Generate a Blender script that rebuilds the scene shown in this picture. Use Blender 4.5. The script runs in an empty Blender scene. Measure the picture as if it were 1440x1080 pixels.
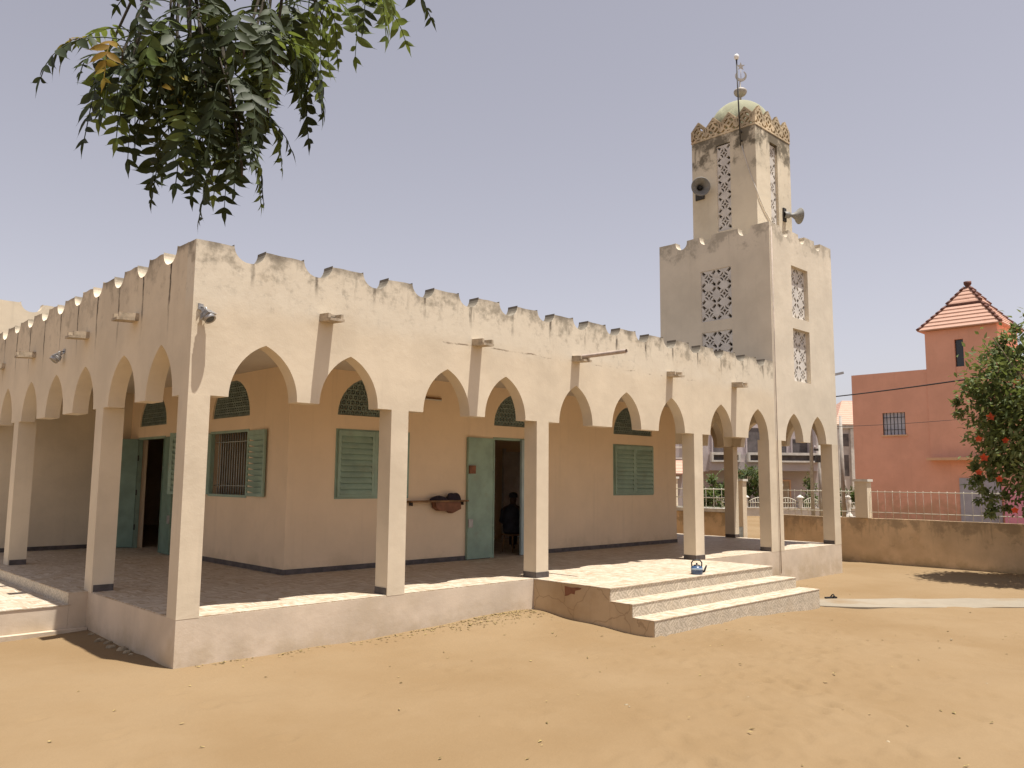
import bpy, bmesh, math, random
from mathutils import Vector, Matrix
from math import sin, cos, pi, sqrt, radians
rnd = random.Random(7)
sc = bpy.context.scene
COL = sc.collection
ORG = {}                                   # origin of each thing, its parts are stored relative to it

# ------------------------------------------------------------------ helpers
def thing(name, label, cat, loc=(0, 0, 0), rot=(0, 0, 0), group=None, local=False):
    o = bpy.data.objects.new(name, None)
    COL.objects.link(o)
    o.location = loc
    o.rotation_euler = rot
    o.empty_display_size = .2
    o['label'] = label
    o['category'] = cat
    if group: o['group'] = group
    ORG[o] = Vector((0, 0, 0)) if local else Vector(loc)
    return o

def tag(o, label, cat, group=None):
    o['label'] = label; o['category'] = cat
    if group: o['group'] = group
    return o

class MB:
    def __init__(s): s.v = []; s.f = []; s.sm = []
    def add(s, vs, fs, smooth=False):
        n = len(s.v); s.v += [tuple(v) for v in vs]
        for f in fs:
            s.f.append(tuple(i + n for i in f)); s.sm.append(smooth)
        return s
    def box(s, x0, x1, y0, y1, z0, z1):
        s.add([(x0,y0,z0),(x1,y0,z0),(x1,y1,z0),(x0,y1,z0),(x0,y0,z1),(x1,y0,z1),(x1,y1,z1),(x0,y1,z1)],
              [(3,2,1,0),(4,5,6,7),(0,1,5,4),(1,2,6,5),(2,3,7,6),(3,0,4,7)]); return s
    def obox(s, c, ax, ay, az, hx, hy, hz):
        c, ax, ay, az = map(Vector, (c, ax, ay, az)); vs = []
        for k in (-1, 1):
            for a, b in ((-1,-1),(1,-1),(1,1),(-1,1)):
                vs.append(c + ax*hx*a + ay*hy*b + az*hz*k)
        s.add(vs, [(3,2,1,0),(4,5,6,7),(0,1,5,4),(1,2,6,5),(2,3,7,6),(3,0,4,7)]); return s
    def tube(s, pts, r, n=8, caps=True, smooth=True):
        pts = [Vector(p) for p in pts]; rs = r if isinstance(r, (list, tuple)) else [r]*len(pts)
        vs = []; up = Vector((0, 0, 1)); prev = None
        for i, p in enumerate(pts):
            t = (pts[min(i+1, len(pts)-1)] - pts[max(i-1, 0)]).normalized()
            if prev is None:
                a = t.orthogonal().normalized()
            else:
                a = prev - t*prev.dot(t)
                a = a.normalized() if a.length > 1e-6 else t.orthogonal().normalized()
            prev = a; b = t.cross(a)
            for k in range(n):
                an = 2*pi*k/n; vs.append(p + (a*cos(an) + b*sin(an))*rs[i])
        fs = []
        for i in range(len(pts)-1):
            for k in range(n):
                k2 = (k+1) % n; fs.append((i*n+k, i*n+k2, (i+1)*n+k2, (i+1)*n+k))
        s.add(vs, fs, smooth)
        if caps:
            m = len(s.v) - len(vs)
            s.f.append(tuple(m+k for k in reversed(range(n)))); s.sm.append(False)
            s.f.append(tuple(m+(len(pts)-1)*n+k for k in range(n))); s.sm.append(False)
        return s
    def lathe(s, c, prof, n=24, axis=None, smooth=True):
        c = Vector(c); M = Matrix.Identity(3)
        if axis is not None: M = Vector((0, 0, 1)).rotation_difference(Vector(axis)).to_matrix()
        vs = []; fs = []
        for r, z in prof:
            for k in range(n):
                a = 2*pi*k/n; vs.append(c + M @ Vector((r*cos(a), r*sin(a), z)))
        for i in range(len(prof)-1):
            for k in range(n):
                k2 = (k+1) % n; fs.append((i*n+k, i*n+k2, (i+1)*n+k2, (i+1)*n+k))
        s.add(vs, fs, smooth); return s
    def prism(s, poly, fn, d0, d1):
        n = len(poly); vs = [fn(a, d0, b) for a, b in poly] + [fn(a, d1, b) for a, b in poly]
        fs = [tuple(range(n)), tuple(reversed(range(n, 2*n)))]
        for i in range(n): fs.append((i, i+n, (i+1) % n + n, (i+1) % n))
        s.add(vs, fs); return s
    def obj(s, name, m, parent=None, recalc=True, merge=False):
        off = Vector((0, 0, 0))
        if parent is not None: off = ORG[parent]
        me = bpy.data.meshes.new(name)
        me.from_pydata([tuple(Vector(v) - off) for v in s.v], [], s.f)
        for i, p in enumerate(me.polygons): p.use_smooth = s.sm[i]
        if recalc or merge:
            bm = bmesh.new(); bm.from_mesh(me)
            if merge: bmesh.ops.remove_doubles(bm, verts=bm.verts, dist=1e-5)
            bmesh.ops.recalc_face_normals(bm, faces=bm.faces)
            bm.to_mesh(me); bm.free()
        me.update()
        if isinstance(m, (list, tuple)):
            for mm in m: me.materials.append(mm)
        else: me.materials.append(m)
        o = bpy.data.objects.new(name, me); COL.objects.link(o)
        if parent is not None:
            o.parent = parent; ORG[o] = off
        return o

def copy_tree(o, parent=None):
    c = o.copy(); COL.objects.link(c)
    if parent is not None: c.parent = parent
    ORG[c] = ORG[o]
    for ch in list(o.children): copy_tree(ch, c)
    return c

# ------------------------------------------------------------------ materials
class NT:
    def __init__(s, name):
        s.m = bpy.data.materials.new(name); s.m.use_nodes = True
        s.t = s.m.node_tree; s.b = s.t.nodes['Principled BSDF']; s._pos = None
    def n(s, ty, **kw):
        x = s.t.nodes.new(ty)
        for k, v in kw.items(): setattr(x, k, v)
        return x
    def link(s, a, b): s.t.links.new(a, b)
    def setin(s, sock, v):
        if hasattr(v, 'is_output') or isinstance(v, bpy.types.NodeSocket): s.link(v, sock)
        else: sock.default_value = v
    @property
    def pos(s):
        if s._pos is None:
            g = s.n('ShaderNodeNewGeometry'); s._pos = g.outputs['Position']
        return s._pos
    def xyz(s):
        x = s.n('ShaderNodeSeparateXYZ'); s.link(s.pos, x.inputs[0]); return x.outputs
    def math(s, op, a, b=0.0, c=None, clamp=False):
        x = s.n('ShaderNodeMath', operation=op); x.use_clamp = clamp
        s.setin(x.inputs[0], a); s.setin(x.inputs[1], b)
        if c is not None: s.setin(x.inputs[2], c)
        return x.outputs[0]
    def noise(s, scale, detail=4, rough=.55, sc3=None, dist=0.0):
        v = s.pos
        if sc3:
            mp = s.n('ShaderNodeMapping'); mp.inputs['Scale'].default_value = sc3; s.link(v, mp.inputs[0]); v = mp.outputs[0]
        x = s.n('ShaderNodeTexNoise'); x.inputs['Scale'].default_value = scale; x.inputs['Detail'].default_value = detail
        x.inputs['Roughness'].default_value = rough; x.inputs['Distortion'].default_value = dist
        s.link(v, x.inputs['Vector']); return x.outputs['Fac']
    def ramp(s, f, a, b, lo=0.0, hi=1.0):
        x = s.n('ShaderNodeMapRange'); x.interpolation_type = 'SMOOTHSTEP'
        s.setin(x.inputs[0], f); s.setin(x.inputs[1], a); s.setin(x.inputs[2], b)
        x.inputs[3].default_value = lo; x.inputs[4].default_value = hi; return x.outputs[0]
    def mix(s, f, a, b, mode='MIX'):
        x = s.n('ShaderNodeMix', data_type='RGBA', blend_type=mode)
        s.setin(x.inputs[0], f)
        for k, v in ((6, a), (7, b)):
            if isinstance(v, tuple): v = (*v, 1) if len(v) == 3 else v
            s.setin(x.inputs[k], v)
        return x.outputs[2]
    def bump(s, h, strength=.3, dist=.01, prev=None):
        x = s.n('ShaderNodeBump'); x.inputs['Strength'].default_value = strength; x.inputs['Distance'].default_value = dist
        s.link(h, x.inputs['Height'])
        if prev is not None: s.link(prev, x.inputs['Normal'])
        return x.outputs[0]
    def done(s, col, rough=.85, normal=None, spec=.25, metal=0.0):
        s.setin(s.b.inputs['Base Color'], (*col, 1) if isinstance(col, tuple) and len(col) == 3 else col)
        s.setin(s.b.inputs['Roughness'], rough); s.b.inputs['Specular IOR Level'].default_value = spec
        s.b.inputs['Metallic'].default_value = metal
        if normal is not None: s.link(normal, s.b.inputs['Normal'])
        return s.m

def simple(name, col, rough=.7, var=.12, scale=6, bump=.15, spec=.3, metal=0.0, dirt=None):
    t = NT(name)
    n = t.noise(scale, 6)
    dk = tuple(c*(1-var*1.6) for c in col); lt = tuple(min(1, c*(1+var)) for c in col)
    c = t.mix(t.ramp(n, .3, .7), dk, lt)
    if dirt:
        c = t.mix(t.math('MULTIPLY', t.ramp(t.noise(scale*.7+1, 8, .65), .52, .75), .75), c, dirt)
    return t.done(c, rough, t.bump(t.noise(scale*8, 4), bump, .008), spec, metal)

def plaster(name, col, mould=(), dirt=(), drips=False, crack=False, pale=None, fade=.1, blotch=None):
    """painted cement render: uneven paint, mould stains between given heights, dirt splashed near given heights"""
    t = NT(name); X, Y, Z = t.xyz()
    n1 = t.noise(.9, 7, .6); n2 = t.noise(5, 6, .6)
    c = t.mix(t.ramp(n1, .32, .68), tuple(k*(1-fade) for k in col), tuple(min(1, k*(1+fade*.55)) for k in col))
    c = t.mix(t.math('MULTIPLY', t.ramp(n2, .5, .8), .22), c, tuple(k*.82 for k in col))
    if pale:
        z0, z1, pc = pale
        zz = t.math('ADD', Z, t.math('MULTIPLY', t.math('SUBTRACT', t.noise(2.2, 5), .5), .35))
        c = t.mix(t.math('MULTIPLY', t.ramp(zz, z0, z1), t.ramp(n1, .25, .5)), c, pc)
    if blotch:
        bc, bs = blotch
        c = t.mix(t.math('MULTIPLY', t.ramp(t.noise(.55, 7, .62), .5, .68), bs), c, bc)
    # faint run marks down the wall
    st = t.noise(1.0, 5, .6, (7, 7, .35))
    c = t.mix(t.math('MULTIPLY', t.ramp(st, .55, .78), .20), c, tuple(k*.62 for k in col))
    for z0, z1, amt, thr in mould:
        g = t.ramp(Z, z0, z1)
        a = t.ramp(t.math('ADD', t.noise(2.6, 9, .68), t.math('MULTIPLY', g, .26)), thr, thr+.16)
        a2 = t.ramp(t.math('ADD', t.noise(1.0, 7, .65, (9, 9, 1.1)), t.math('MULTIPLY', g, .2)), thr+.02, thr+.2)
        m = t.math('MULTIPLY', t.math('MAXIMUM', a, t.math('MULTIPLY', a2, .8)), t.math('MULTIPLY', t.ramp(Z, z0-.15, z0+.25), amt))
        c = t.mix(m, c, (.10, .085, .06))
    for z0, z1, amt in dirt:
        g = t.ramp(Z, z1, z0)
        a = t.ramp(t.math('ADD', t.noise(2.4, 8, .65), t.math('MULTIPLY', g, .22)), .52, .78)
        c = t.mix(t.math('MULTIPLY', t.math('MULTIPLY', a, g), amt), c, (.30, .22, .11))
    if drips:
        dl, da = drips
        s = t.math('ADD', X, Y)
        u = t.math('ADD', s, t.math('MULTIPLY', t.math('SUBTRACT', t.noise(3.0, 4), .5), .10))
        fr = t.math('ABSOLUTE', t.math('SUBTRACT', t.math('FRACT', t.math('DIVIDE', t.math('ADD', u, -.27), .885)), .5))
        w = t.ramp(fr, .042, .010)
        low = t.math('ADD', dl, t.math('MULTIPLY', t.noise(.9, 2, .5, (1, 1, .01)), .35))
        m = t.math('MULTIPLY', w, t.math('MULTIPLY', t.ramp(Z, low, 4.1), t.ramp(t.noise(7, 6, .7, (1, 1, .4)), .32, .6)))
        c = t.mix(t.math('MULTIPLY', m, da, clamp=True), c, (.075, .06, .045))
        jamb_stain_shade = t.math('MULTIPLY', t.math('MULTIPLY', t.math('GREATER_THAN', Y, .004), t.math('LESS_THAN', Y, .217)), t.math('MULTIPLY', t.ramp(Z, 4.06, 4.16), t.math('GREATER_THAN', X, .3)))  # notch jambs: stain plus the shade of their unlit faces, painted in
        c = t.mix(t.math('MULTIPLY', jamb_stain_shade, t.ramp(t.noise(5, 5), .25, .5, .45, .85)), c, (.13, .11, .085))
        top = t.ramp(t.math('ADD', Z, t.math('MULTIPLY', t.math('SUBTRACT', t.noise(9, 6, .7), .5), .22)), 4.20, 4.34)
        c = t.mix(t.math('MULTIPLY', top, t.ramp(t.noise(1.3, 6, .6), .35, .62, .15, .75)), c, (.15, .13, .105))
        mo = t.math('MULTIPLY', t.ramp(t.noise(7.5, 9, .72), .50, .70), t.ramp(t.math('ADD', Z, t.math('MULTIPLY', t.noise(.8, 4), .5)), 3.72, 3.98))
        mo = t.math('MULTIPLY', mo, t.ramp(t.noise(.6, 4), .36, .60, .25, 1.0))
        c = t.mix(t.math('MULTIPLY', mo, .42), c, (.22, .20, .165))
    nb = t.noise(2.0, 4)
    if crack:
        d = t.math('ABSOLUTE', t.math('SUBTRACT', t.math('ADD', Z, t.math('MULTIPLY', t.math('SUBTRACT', t.noise(1.4, 6, .6), .5), .16)), 3.575))
        m = t.math('MULTIPLY', t.ramp(d, .016, .004), t.ramp(t.noise(1.1, 5, .7), .50, .60))
        m = t.math('MULTIPLY', t.math('MULTIPLY', m, t.ramp(X, 2.4, 4.2)), t.ramp(X, 11.5, 9.0))
        c = t.mix(t.math('MULTIPLY', m, .8), c, (.16, .11, .07))
    h = t.math('ADD', t.math('MULTIPLY', n2, .8), t.math('MULTIPLY', t.noise(55, 4, .6), .25))
    return t.done(c, .9, t.bump(h, .35, .012, t.bump(nb, .25, .03)), .15)

CREAM = (.635, .545, .415)
M = {}
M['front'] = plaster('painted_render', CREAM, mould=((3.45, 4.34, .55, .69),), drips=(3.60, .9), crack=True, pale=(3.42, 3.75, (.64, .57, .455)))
M['side'] = plaster('side_painted_render', CREAM, mould=((3.3, 4.34, .35, .71),), drips=(2.95, 1.3))
M['plinth'] = plaster('plinth_render', (.585, .49, .385), dirt=((-.62, -.05, .38),), blotch=((.47, .38, .27), .6), fade=.14)
M['pillar'] = plaster('pillar_render', CREAM, dirt=((-.6, .35, .3),))
def cheek():
    m = plaster('cracked_step_render', (.50, .375, .24), fade=.14, blotch=((.38, .26, .145), .7))  # brown deepened to put the west-facing side's shade into the colour
    nt = m.node_tree; b = nt.nodes['Principled BSDF']; src = b.inputs['Base Color'].links[0].from_socket
    g = nt.nodes.new('ShaderNodeNewGeometry'); nz = nt.nodes.new('ShaderNodeTexNoise'); nz.inputs['Scale'].default_value = 3; nz.inputs['Detail'].default_value = 6
    mp = nt.nodes.new('ShaderNodeMix'); mp.data_type = 'VECTOR'; mp.inputs[0].default_value = .22
    nt.links.new(g.outputs['Position'], nz.inputs['Vector']); nt.links.new(g.outputs['Position'], mp.inputs[4]); nt.links.new(nz.outputs['Color'], mp.inputs[5])
    vo = nt.nodes.new('ShaderNodeTexVoronoi'); vo.feature = 'DISTANCE_TO_EDGE'; vo.inputs['Scale'].default_value = 2.1; nt.links.new(mp.outputs[1], vo.inputs['Vector'])
    mr = nt.nodes.new('ShaderNodeMapRange'); mr.inputs[1].default_value = .006; mr.inputs[2].default_value = .014; mr.inputs[3].default_value = .38; mr.inputs[4].default_value = 0; nt.links.new(vo.outputs['Distance'], mr.inputs[0])
    mx = nt.nodes.new('ShaderNodeMix'); mx.data_type = 'RGBA'; nt.links.new(mr.outputs[0], mx.inputs[0]); nt.links.new(src, mx.inputs[6]); mx.inputs[7].default_value = (.17, .105, .055, 1)
    nt.links.new(mx.outputs[2], b.inputs['Base Color']); return m
M['cheek'] = cheek()
M['hall'] = plaster('hall_paint', (.76, .595, .415), dirt=((-.1, .5, .35),), fade=.05)
M['ceiling'] = plaster('ceiling_paint', (.58, .51, .42), fade=.06)
M['tower'] = plaster('tower_render', (.66, .585, .47), mould=((6.75, 7.7, .4, .66),), blotch=((.55, .49, .39), .6))
M['tower2'] = plaster('upper_tower_render', (.66, .585, .455), mould=((9.5, 10.7, .8, .58), (8.2, 10.4, .35, .68)), blotch=((.46, .385, .275), .5))
M['cornice'] = plaster('cornice_concrete', (.66, .54, .37), mould=((9.6, 10.9, .45, .64),), blotch=((.40, .24, .13), .6))
M['claustra'] = simple('claustra_white', (.62, .585, .54), .85, .08, 5, .2, dirt=(.5, .44, .36))
M['dome'] = plaster('dome_paint', (.39, .395, .275), mould=((10.2, 11.3, .35, .62),), fade=.14)
M['green'] = simple('green_shutter_paint', (.265, .365, .285), .5, .10, 3, .1, .4, dirt=(.24, .28, .205))
M['green_dark'] = simple('dark_green_door_paint', (.15, .23, .175), .5, .12, 3, .1, .4)
M['fan'] = simple('fanlight_grille', (.15, .19, .165), .6, .15, 8, .1)
M['greyblue'] = simple('grey_blue_door_paint', (.34, .42, .42), .5, .08, 3, .08)
M['iron'] = simple('dark_iron', (.05, .045, .04), .6, .2, 20, .2)
M['steel'] = simple('grey_steel', (.36, .35, .34), .45, .12, 12, .1, .5, .6)
M['bars'] = simple('pale_window_bars', (.38, .40, .36), .5, .1, 6)
M['band'] = simple('dark_skirting_tile', (.085, .07, .066), .45, .25, 7, .1, .45)
M['wood'] = simple('brown_board', (.22, .12, .055), .7, .2, 9)
M['brownbox'] = simple('brown_tray', (.20, .085, .045), .65, .15, 9)
M['cloth'] = simple('dark_cloth', (.03, .022, .03), .95, .2, 20, .4)
M['spout'] = simple('spout_concrete', (.42, .345, .255), .9, .2, 7, .35, .2, dirt=(.09, .07, .045))  # blotches also darken the spouts in place of their shaded side
M['pvc'] = simple('weathered_pvc', (.42, .34, .29), .6, .14, 6, .1)
M['horn'] = simple('horn_grey', (.20, .195, .18), .55, .12, 7, .1, .4, dirt=(.22, .18, .13))
M['white'] = simple('white_paint', (.62, .59, .53), .7, .08, 4, .1, dirt=(.5, .45, .36))
M['creamiron'] = simple('cream_iron_paint', (.56, .53, .43), .6, .1, 7)
M['skin'] = simple('shade_dark_skin', (.07, .04, .027), .6, .1, 9)  # skin tone darkened to hold the deep shadow inside the doorway
M['robe'] = simple('shade_dark_robe', (.035, .035, .045), .9, .2, 8, .3)  # robe colour also darkened for the doorway shadow
M['cable'] = simple('black_cable', (.02, .018, .018), .6, .1, 9)
M['lead'] = simple('pale_cable', (.62, .58, .52), .6, .1, 9)
M['kblue'] = simple('kettle_enamel', (.035, .075, .16), .28, .1, 9, .02, .6)
M['kband'] = simple('kettle_pale_band', (.33, .42, .52), .35, .1, 9, .02, .5)
M['dark'] = simple('dark_plastic', (.02, .019, .02), .5, .1, 9)
M['terra'] = plaster('terracotta_render', (.72, .385, .275), fade=.07, dirt=((.2, 1.6, .4),), blotch=((.62, .33, .23), .5))
M['terralight'] = plaster('terracotta_trim', (.66, .42, .26), fade=.08)
M['pink'] = simple('pink_paint', (.62, .26, .36), .8, .06, 3)
M['greydoor'] = simple('grey_metal_door', (.37, .37, .42), .6, .06, 3)
M['villa'] = plaster('villa_render', (.47, .415, .40), fade=.07, blotch=((.40, .36, .35), .6))
M['villadark'] = simple('villa_dark_opening', (.13, .115, .11), .7, .2, 2)
M['villadoor'] = simple('tan_door', (.42, .33, .22), .7, .1, 3)
M['glass'] = simple('dark_glass', (.015, .017, .02), .12, .1, 3, .0, .6)
M['whitebars'] = simple('pale_blind', (.60, .62, .70), .6, .06, 4)
M['concretepole'] = simple('pole_concrete', (.36, .33, .29), .85, .12, 4)
M['bark'] = simple('bark', (.13, .095, .06), .95, .25, 9, .8)
M['twig'] = simple('dark_twig', (.055, .045, .03), .9, .2, 30, .3)
M['poster'] = simple('blue_white_poster', (.55, .66, .74), .7, .25, 3)
M['silver'] = simple('finial_silver', (.36, .33, .29), .6, .1, 12, .05, .3)
M['bulb'] = simple('white_globe', (.8, .8, .78), .3, .04, 8, .0, .5)
M['stone'] = simple('small_stone', (.30, .24, .16), .9, .2, 9, .4)
M['shoe'] = simple('black_rubber', (.018, .018, .02), .6, .1, 9)

def leafmat(name, a, b, trans=.35, scale=3.0):
    t = NT(name)
    oi = t.noise(scale, 3); c = t.mix(t.ramp(oi, .35, .65), a, b)
    t.done(c, .6, None, .2)
    tr = t.n('ShaderNodeBsdfTranslucent'); t.link(t.mix(.5, c, (.22, .26, .04)), tr.inputs[0])
    mx = t.n('ShaderNodeMixShader'); mx.inputs[0].default_value = trans
    out = t.t.nodes['Material Output']
    t.link(t.b.outputs[0], mx.inputs[1]); t.link(tr.outputs[0], mx.inputs[2]); t.link(mx.outputs[0], out.inputs[0])
    return t.m
M['neem'] = leafmat('neem_leaf_shaded', (.021, .030, .010), (.034, .048, .015), .06, 9)  # backlit shade is put into this near-black leaf tone
M['neemlit'] = leafmat('neem_leaf_sunlit', (.09, .13, .03), (.13, .17, .05), .4, 9)  # same leaves in a brighter tone, standing in for sunlit ones
M['neemyellow'] = leafmat('neem_leaf_yellowed', (.24, .14, .02), (.28, .24, .04), .4, 9)
M['hib'] = leafmat('hibiscus_leaf', (.115, .15, .052), (.20, .23, .10), .3, 2.5)
M['hibdark'] = leafmat('hibiscus_leaf_dark', (.075, .105, .036), (.125, .155, .06), .3, 2.5)
M['flower'] = leafmat('red_petal', (.62, .07, .03), (.72, .12, .05), .3, 5)
M['bushleaf'] = leafmat('bush_leaf', (.055, .085, .03), (.10, .14, .05), .3, 2)
M['palmleaf'] = leafmat('palm_leaf', (.06, .085, .04), (.10, .13, .06), .3, 2)

def sand():
    t = NT('fine_sand'); X, Y, Z = t.xyz()
    n1 = t.noise(.35, 6, .6); n2 = t.noise(3.2, 7, .65)
    c = t.mix(t.ramp(n1, .32, .68), (.202, .135, .070), (.232, .163, .092))
    c = t.mix(t.math('MULTIPLY', t.ramp(n2, .55, .8), .22), c, (.175, .116, .061))
    c = t.mix(t.math('MULTIPLY', t.ramp(t.noise(170, 2, .7), .62, .74), .25), c, (.28, .19, .10))
    vo = t.n('ShaderNodeTexVoronoi'); vo.inputs['Scale'].default_value = 3.2; t.link(t.pos, vo.inputs['Vector'])
    h = t.math('ADD', t.math('MULTIPLY', n2, 1.0), t.math('MULTIPLY', t.noise(26, 6, .65), .35))
    h = t.math('ADD', h, t.math('MULTIPLY', t.noise(240, 2), .06))
    return t.done(c, .95, t.bump(h, .5, .03), .1)
M['sand'] = sand()

def floor_tile():
    t = NT('floor_tile'); X, Y, Z = t.xyz()
    cx = t.math('FLOOR', t.math('DIVIDE', X, .33)); cy = t.math('FLOOR', t.math('DIVIDE', Y, .33))
    ck = t.math('MODULO', t.math('ABSOLUTE', t.math('ADD', cx, cy)), 2.0)
    a = t.noise(2.2, 7, .7, (1.2, 6.5, 1), 1.2); b = t.noise(2.2, 7, .7, (6.5, 1.2, 1), 1.2)
    w = t.math('ADD', t.math('MULTIPLY', a, ck), t.math('MULTIPLY', b, t.math('SUBTRACT', 1.0, ck)))
    c = t.mix(t.ramp(w, .36, .66), (.33, .245, .16), (.56, .495, .405))
    fx = t.math('ABSOLUTE', t.math('SUBTRACT', t.math('FRACT', t.math('DIVIDE', X, .33)), .5))
    fy = t.math('ABSOLUTE', t.math('SUBTRACT', t.math('FRACT', t.math('DIVIDE', Y, .33)), .5))
    g = t.ramp(t.math('MAXIMUM', fx, fy), .482, .492)
    c = t.mix(t.math('MULTIPLY', g, .5), c, (.34, .26, .17))
    c = t.mix(t.math('MULTIPLY', t.ramp(t.noise(1.6, 8, .65), .5, .75), .4), c, (.37, .265, .155))
    return t.done(c, t.math('ADD', .45, t.math('MULTIPLY', a, .3)), t.bump(g, -.2, .004), .3)
M['tile'] = floor_tile()

def riser_tile():
    t = NT('patterned_riser_tile'); X, Y, Z = t.xyz()
    s = t.math('ADD', X, Y)
    f = t.math('FRACT', t.math('DIVIDE', s, .40))
    tri = t.math('MULTIPLY', t.math('ABSOLUTE', t.math('SUBTRACT', f, .5)), 2.0)
    zz = t.math('FRACT', t.math('DIVIDE', t.math('ADD', Z, .72), .18))
    sel = t.math('GREATER_THAN', tri, zz)
    pa = t.math('ADD', t.math('MULTIPLY', s, 2.2), t.math('MULTIPLY', Z, 3.0))
    pb = t.math('SUBTRACT', t.math('MULTIPLY', s, 2.2), t.math('MULTIPLY', Z, 3.0))
    p = t.math('ADD', t.math('MULTIPLY', pa, sel), t.math('MULTIPLY', pb, t.math('SUBTRACT', 1.0, sel)))
    nn = t.math('MULTIPLY', t.math('SUBTRACT', t.noise(9, 6, .7), .5), .75)
    w = t.math('ADD', t.math('MULTIPLY', t.math('SINE', t.math('MULTIPLY', t.math('ADD', p, nn), 34.0)), .5), .5)
    c = t.mix(t.ramp(w, .1, .9), (.40, .345, .26), (.60, .525, .42))
    c = t.mix(t.math('MULTIPLY', sel, .18), c, (.25, .22, .18))
    c = t.mix(t.math('MULTIPLY', t.ramp(t.noise(2.2, 8, .65), .48, .75), .5), c, (.48, .38, .25))
    return t.done(c, .5, None, .3)
M['riser'] = riser_tile()
M['slab'] = plaster('concrete_path', (.262, .225, .172), fade=.1, blotch=((.215, .152, .088), .85))
def wallstain():
    return plaster('stained_boundary_render', (.62, .455, .285), mould=((-.35, .75, .42, .60),), fade=.16, blotch=((.44, .30, .17), .7), dirt=((-.75, -.3, .6),))
M['boundary'] = wallstain()

def rooftile():
    t = NT('red_roof_tile'); X, Y, Z = t.xyz()
    f = t.math('FRACT', t.math('DIVIDE', Z, .185))
    c = t.mix(t.ramp(f, .0, .22), (.20, .085, .05), (.50, .31, .235))
    c = t.mix(t.math('MULTIPLY', t.ramp(t.noise(3, 5), .5, .75), .35), c, (.33, .165, .105))
    return t.done(c, .8, t.bump(f, .5, .03), .2)
M['roof'] = rooftile()
M['rooftrim'] = simple('brown_ridge_tile', (.13, .055, .04), .7, .2, 6)

# ------------------------------------------------------------------ wall builder
def strips(fn, breaks, H, z0, holes, d0, d1, mb=None):
    """a wall of thickness d0..d1; H(s) its top; holes = (s0, s1, lower(s), upper(s)) cut right through"""
    mb = mb or MB(); br = sorted(set(round(b, 5) for b in breaks)); cols = []
    e = 1e-6
    for a, b in zip(br[:-1], br[1:]):
        if b - a < 1e-5: continue
        m = (a+b)/2; hs = sorted([h for h in holes if h[0] < m < h[1]], key=lambda h: h[2](m))
        iv = []; lo = (z0, z0)
        for h in hs:
            la, lb = h[2](a+e), h[2](b-e); ua, ub = h[3](a+e), h[3](b-e)
            if h[2](m) > (lo[0]+lo[1])/2 + 1e-4: iv.append((lo, (la, lb)))
            lo = (max(ua, z0), max(ub, z0))
        ta, tb = H(a+e), H(b-e)
        if (ta+tb)/2 > (lo[0]+lo[1])/2 + 1e-4: iv.append((lo, (ta, tb)))
        cols.append((a, b, iv))
        for (l0, l1), (u0, u1) in iv:
            mb.add([fn(a,d0,l0), fn(b,d0,l1), fn(b,d0,u1), fn(a,d0,u0), fn(a,d1,l0), fn(b,d1,l1), fn(b,d1,u1), fn(a,d1,u0)],
                   [(0,1,2,3),(7,6,5,4),(0,4,5,1),(3,2,6,7)])
    def side(s, A, B):
        zs = sorted(set([round(z, 5) for iv in (A, B) for p in iv for z in p]))
        for p, q in zip(zs[:-1], zs[1:]):
            if q-p < 1e-4: continue
            m = (p+q)/2
            if any(l < m < u for l, u in A) != any(l < m < u for l, u in B):
                mb.add([fn(s,d0,p), fn(s,d1,p), fn(s,d1,q), fn(s,d0,q)], [(0,1,2,3)])
    for i, (a, b, iv) in enumerate(cols):
        L = [(l[0], u[0]) for l, u in iv]
        P = [(l[1], u[1]) for l, u in cols[i-1][2]] if i else []
        side(a, P, L)
        if i == len(cols)-1: side(b, [(l[1], u[1]) for l, u in iv], [])
    return mb

ZS, ZA, ZT = 2.5, 3.163, 4.32
def archfn(a, b, zs, za):
    w = (b-a)/2; h = za-zs; R = (w*w+h*h)/(2*w)
    def f(s):
        t = min(max(s-a, 0), max(b-s, 0)); return zs + sqrt(max(R*R-(R-t)**2, 0))
    return f
def archbreaks(a, b, n=12):
    w = (b-a)/2; out = []
    for k in range(n+1):
        t = w*(k/n)**2.0; out += [a+t, b-t]
    return out
def notch(c, w, depth, top):
    a, b = c-w/2, c+w/2; g = archfn(a, b, 0, depth)
    return (a, b, lambda s: top - g(s), lambda s: top + 1), archbreaks(a, b, 7)
def roundnotch(c, r, depth, top):
    f = lambda s: top - .04 - depth*sqrt(max(0, 1-((s-c)/r)**2))
    return (c-r, c+r, f, lambda s: top+1), [c + r*sin(pi/2*k/8) for k in range(-8, 9)]
def roughtop(z, amp, seed):
    r = random.Random(seed); ks = [(r.uniform(2, 22), r.uniform(0, 6.28), r.uniform(.3, 1)) for _ in range(6)]
    return lambda s: z + amp*sum(a*sin(k*s+p) for k, p, a in ks)/3
FRONT = lambda s, d, z: (s, d, z)
WEST = lambda s, d, z: (d, s, z)

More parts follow.
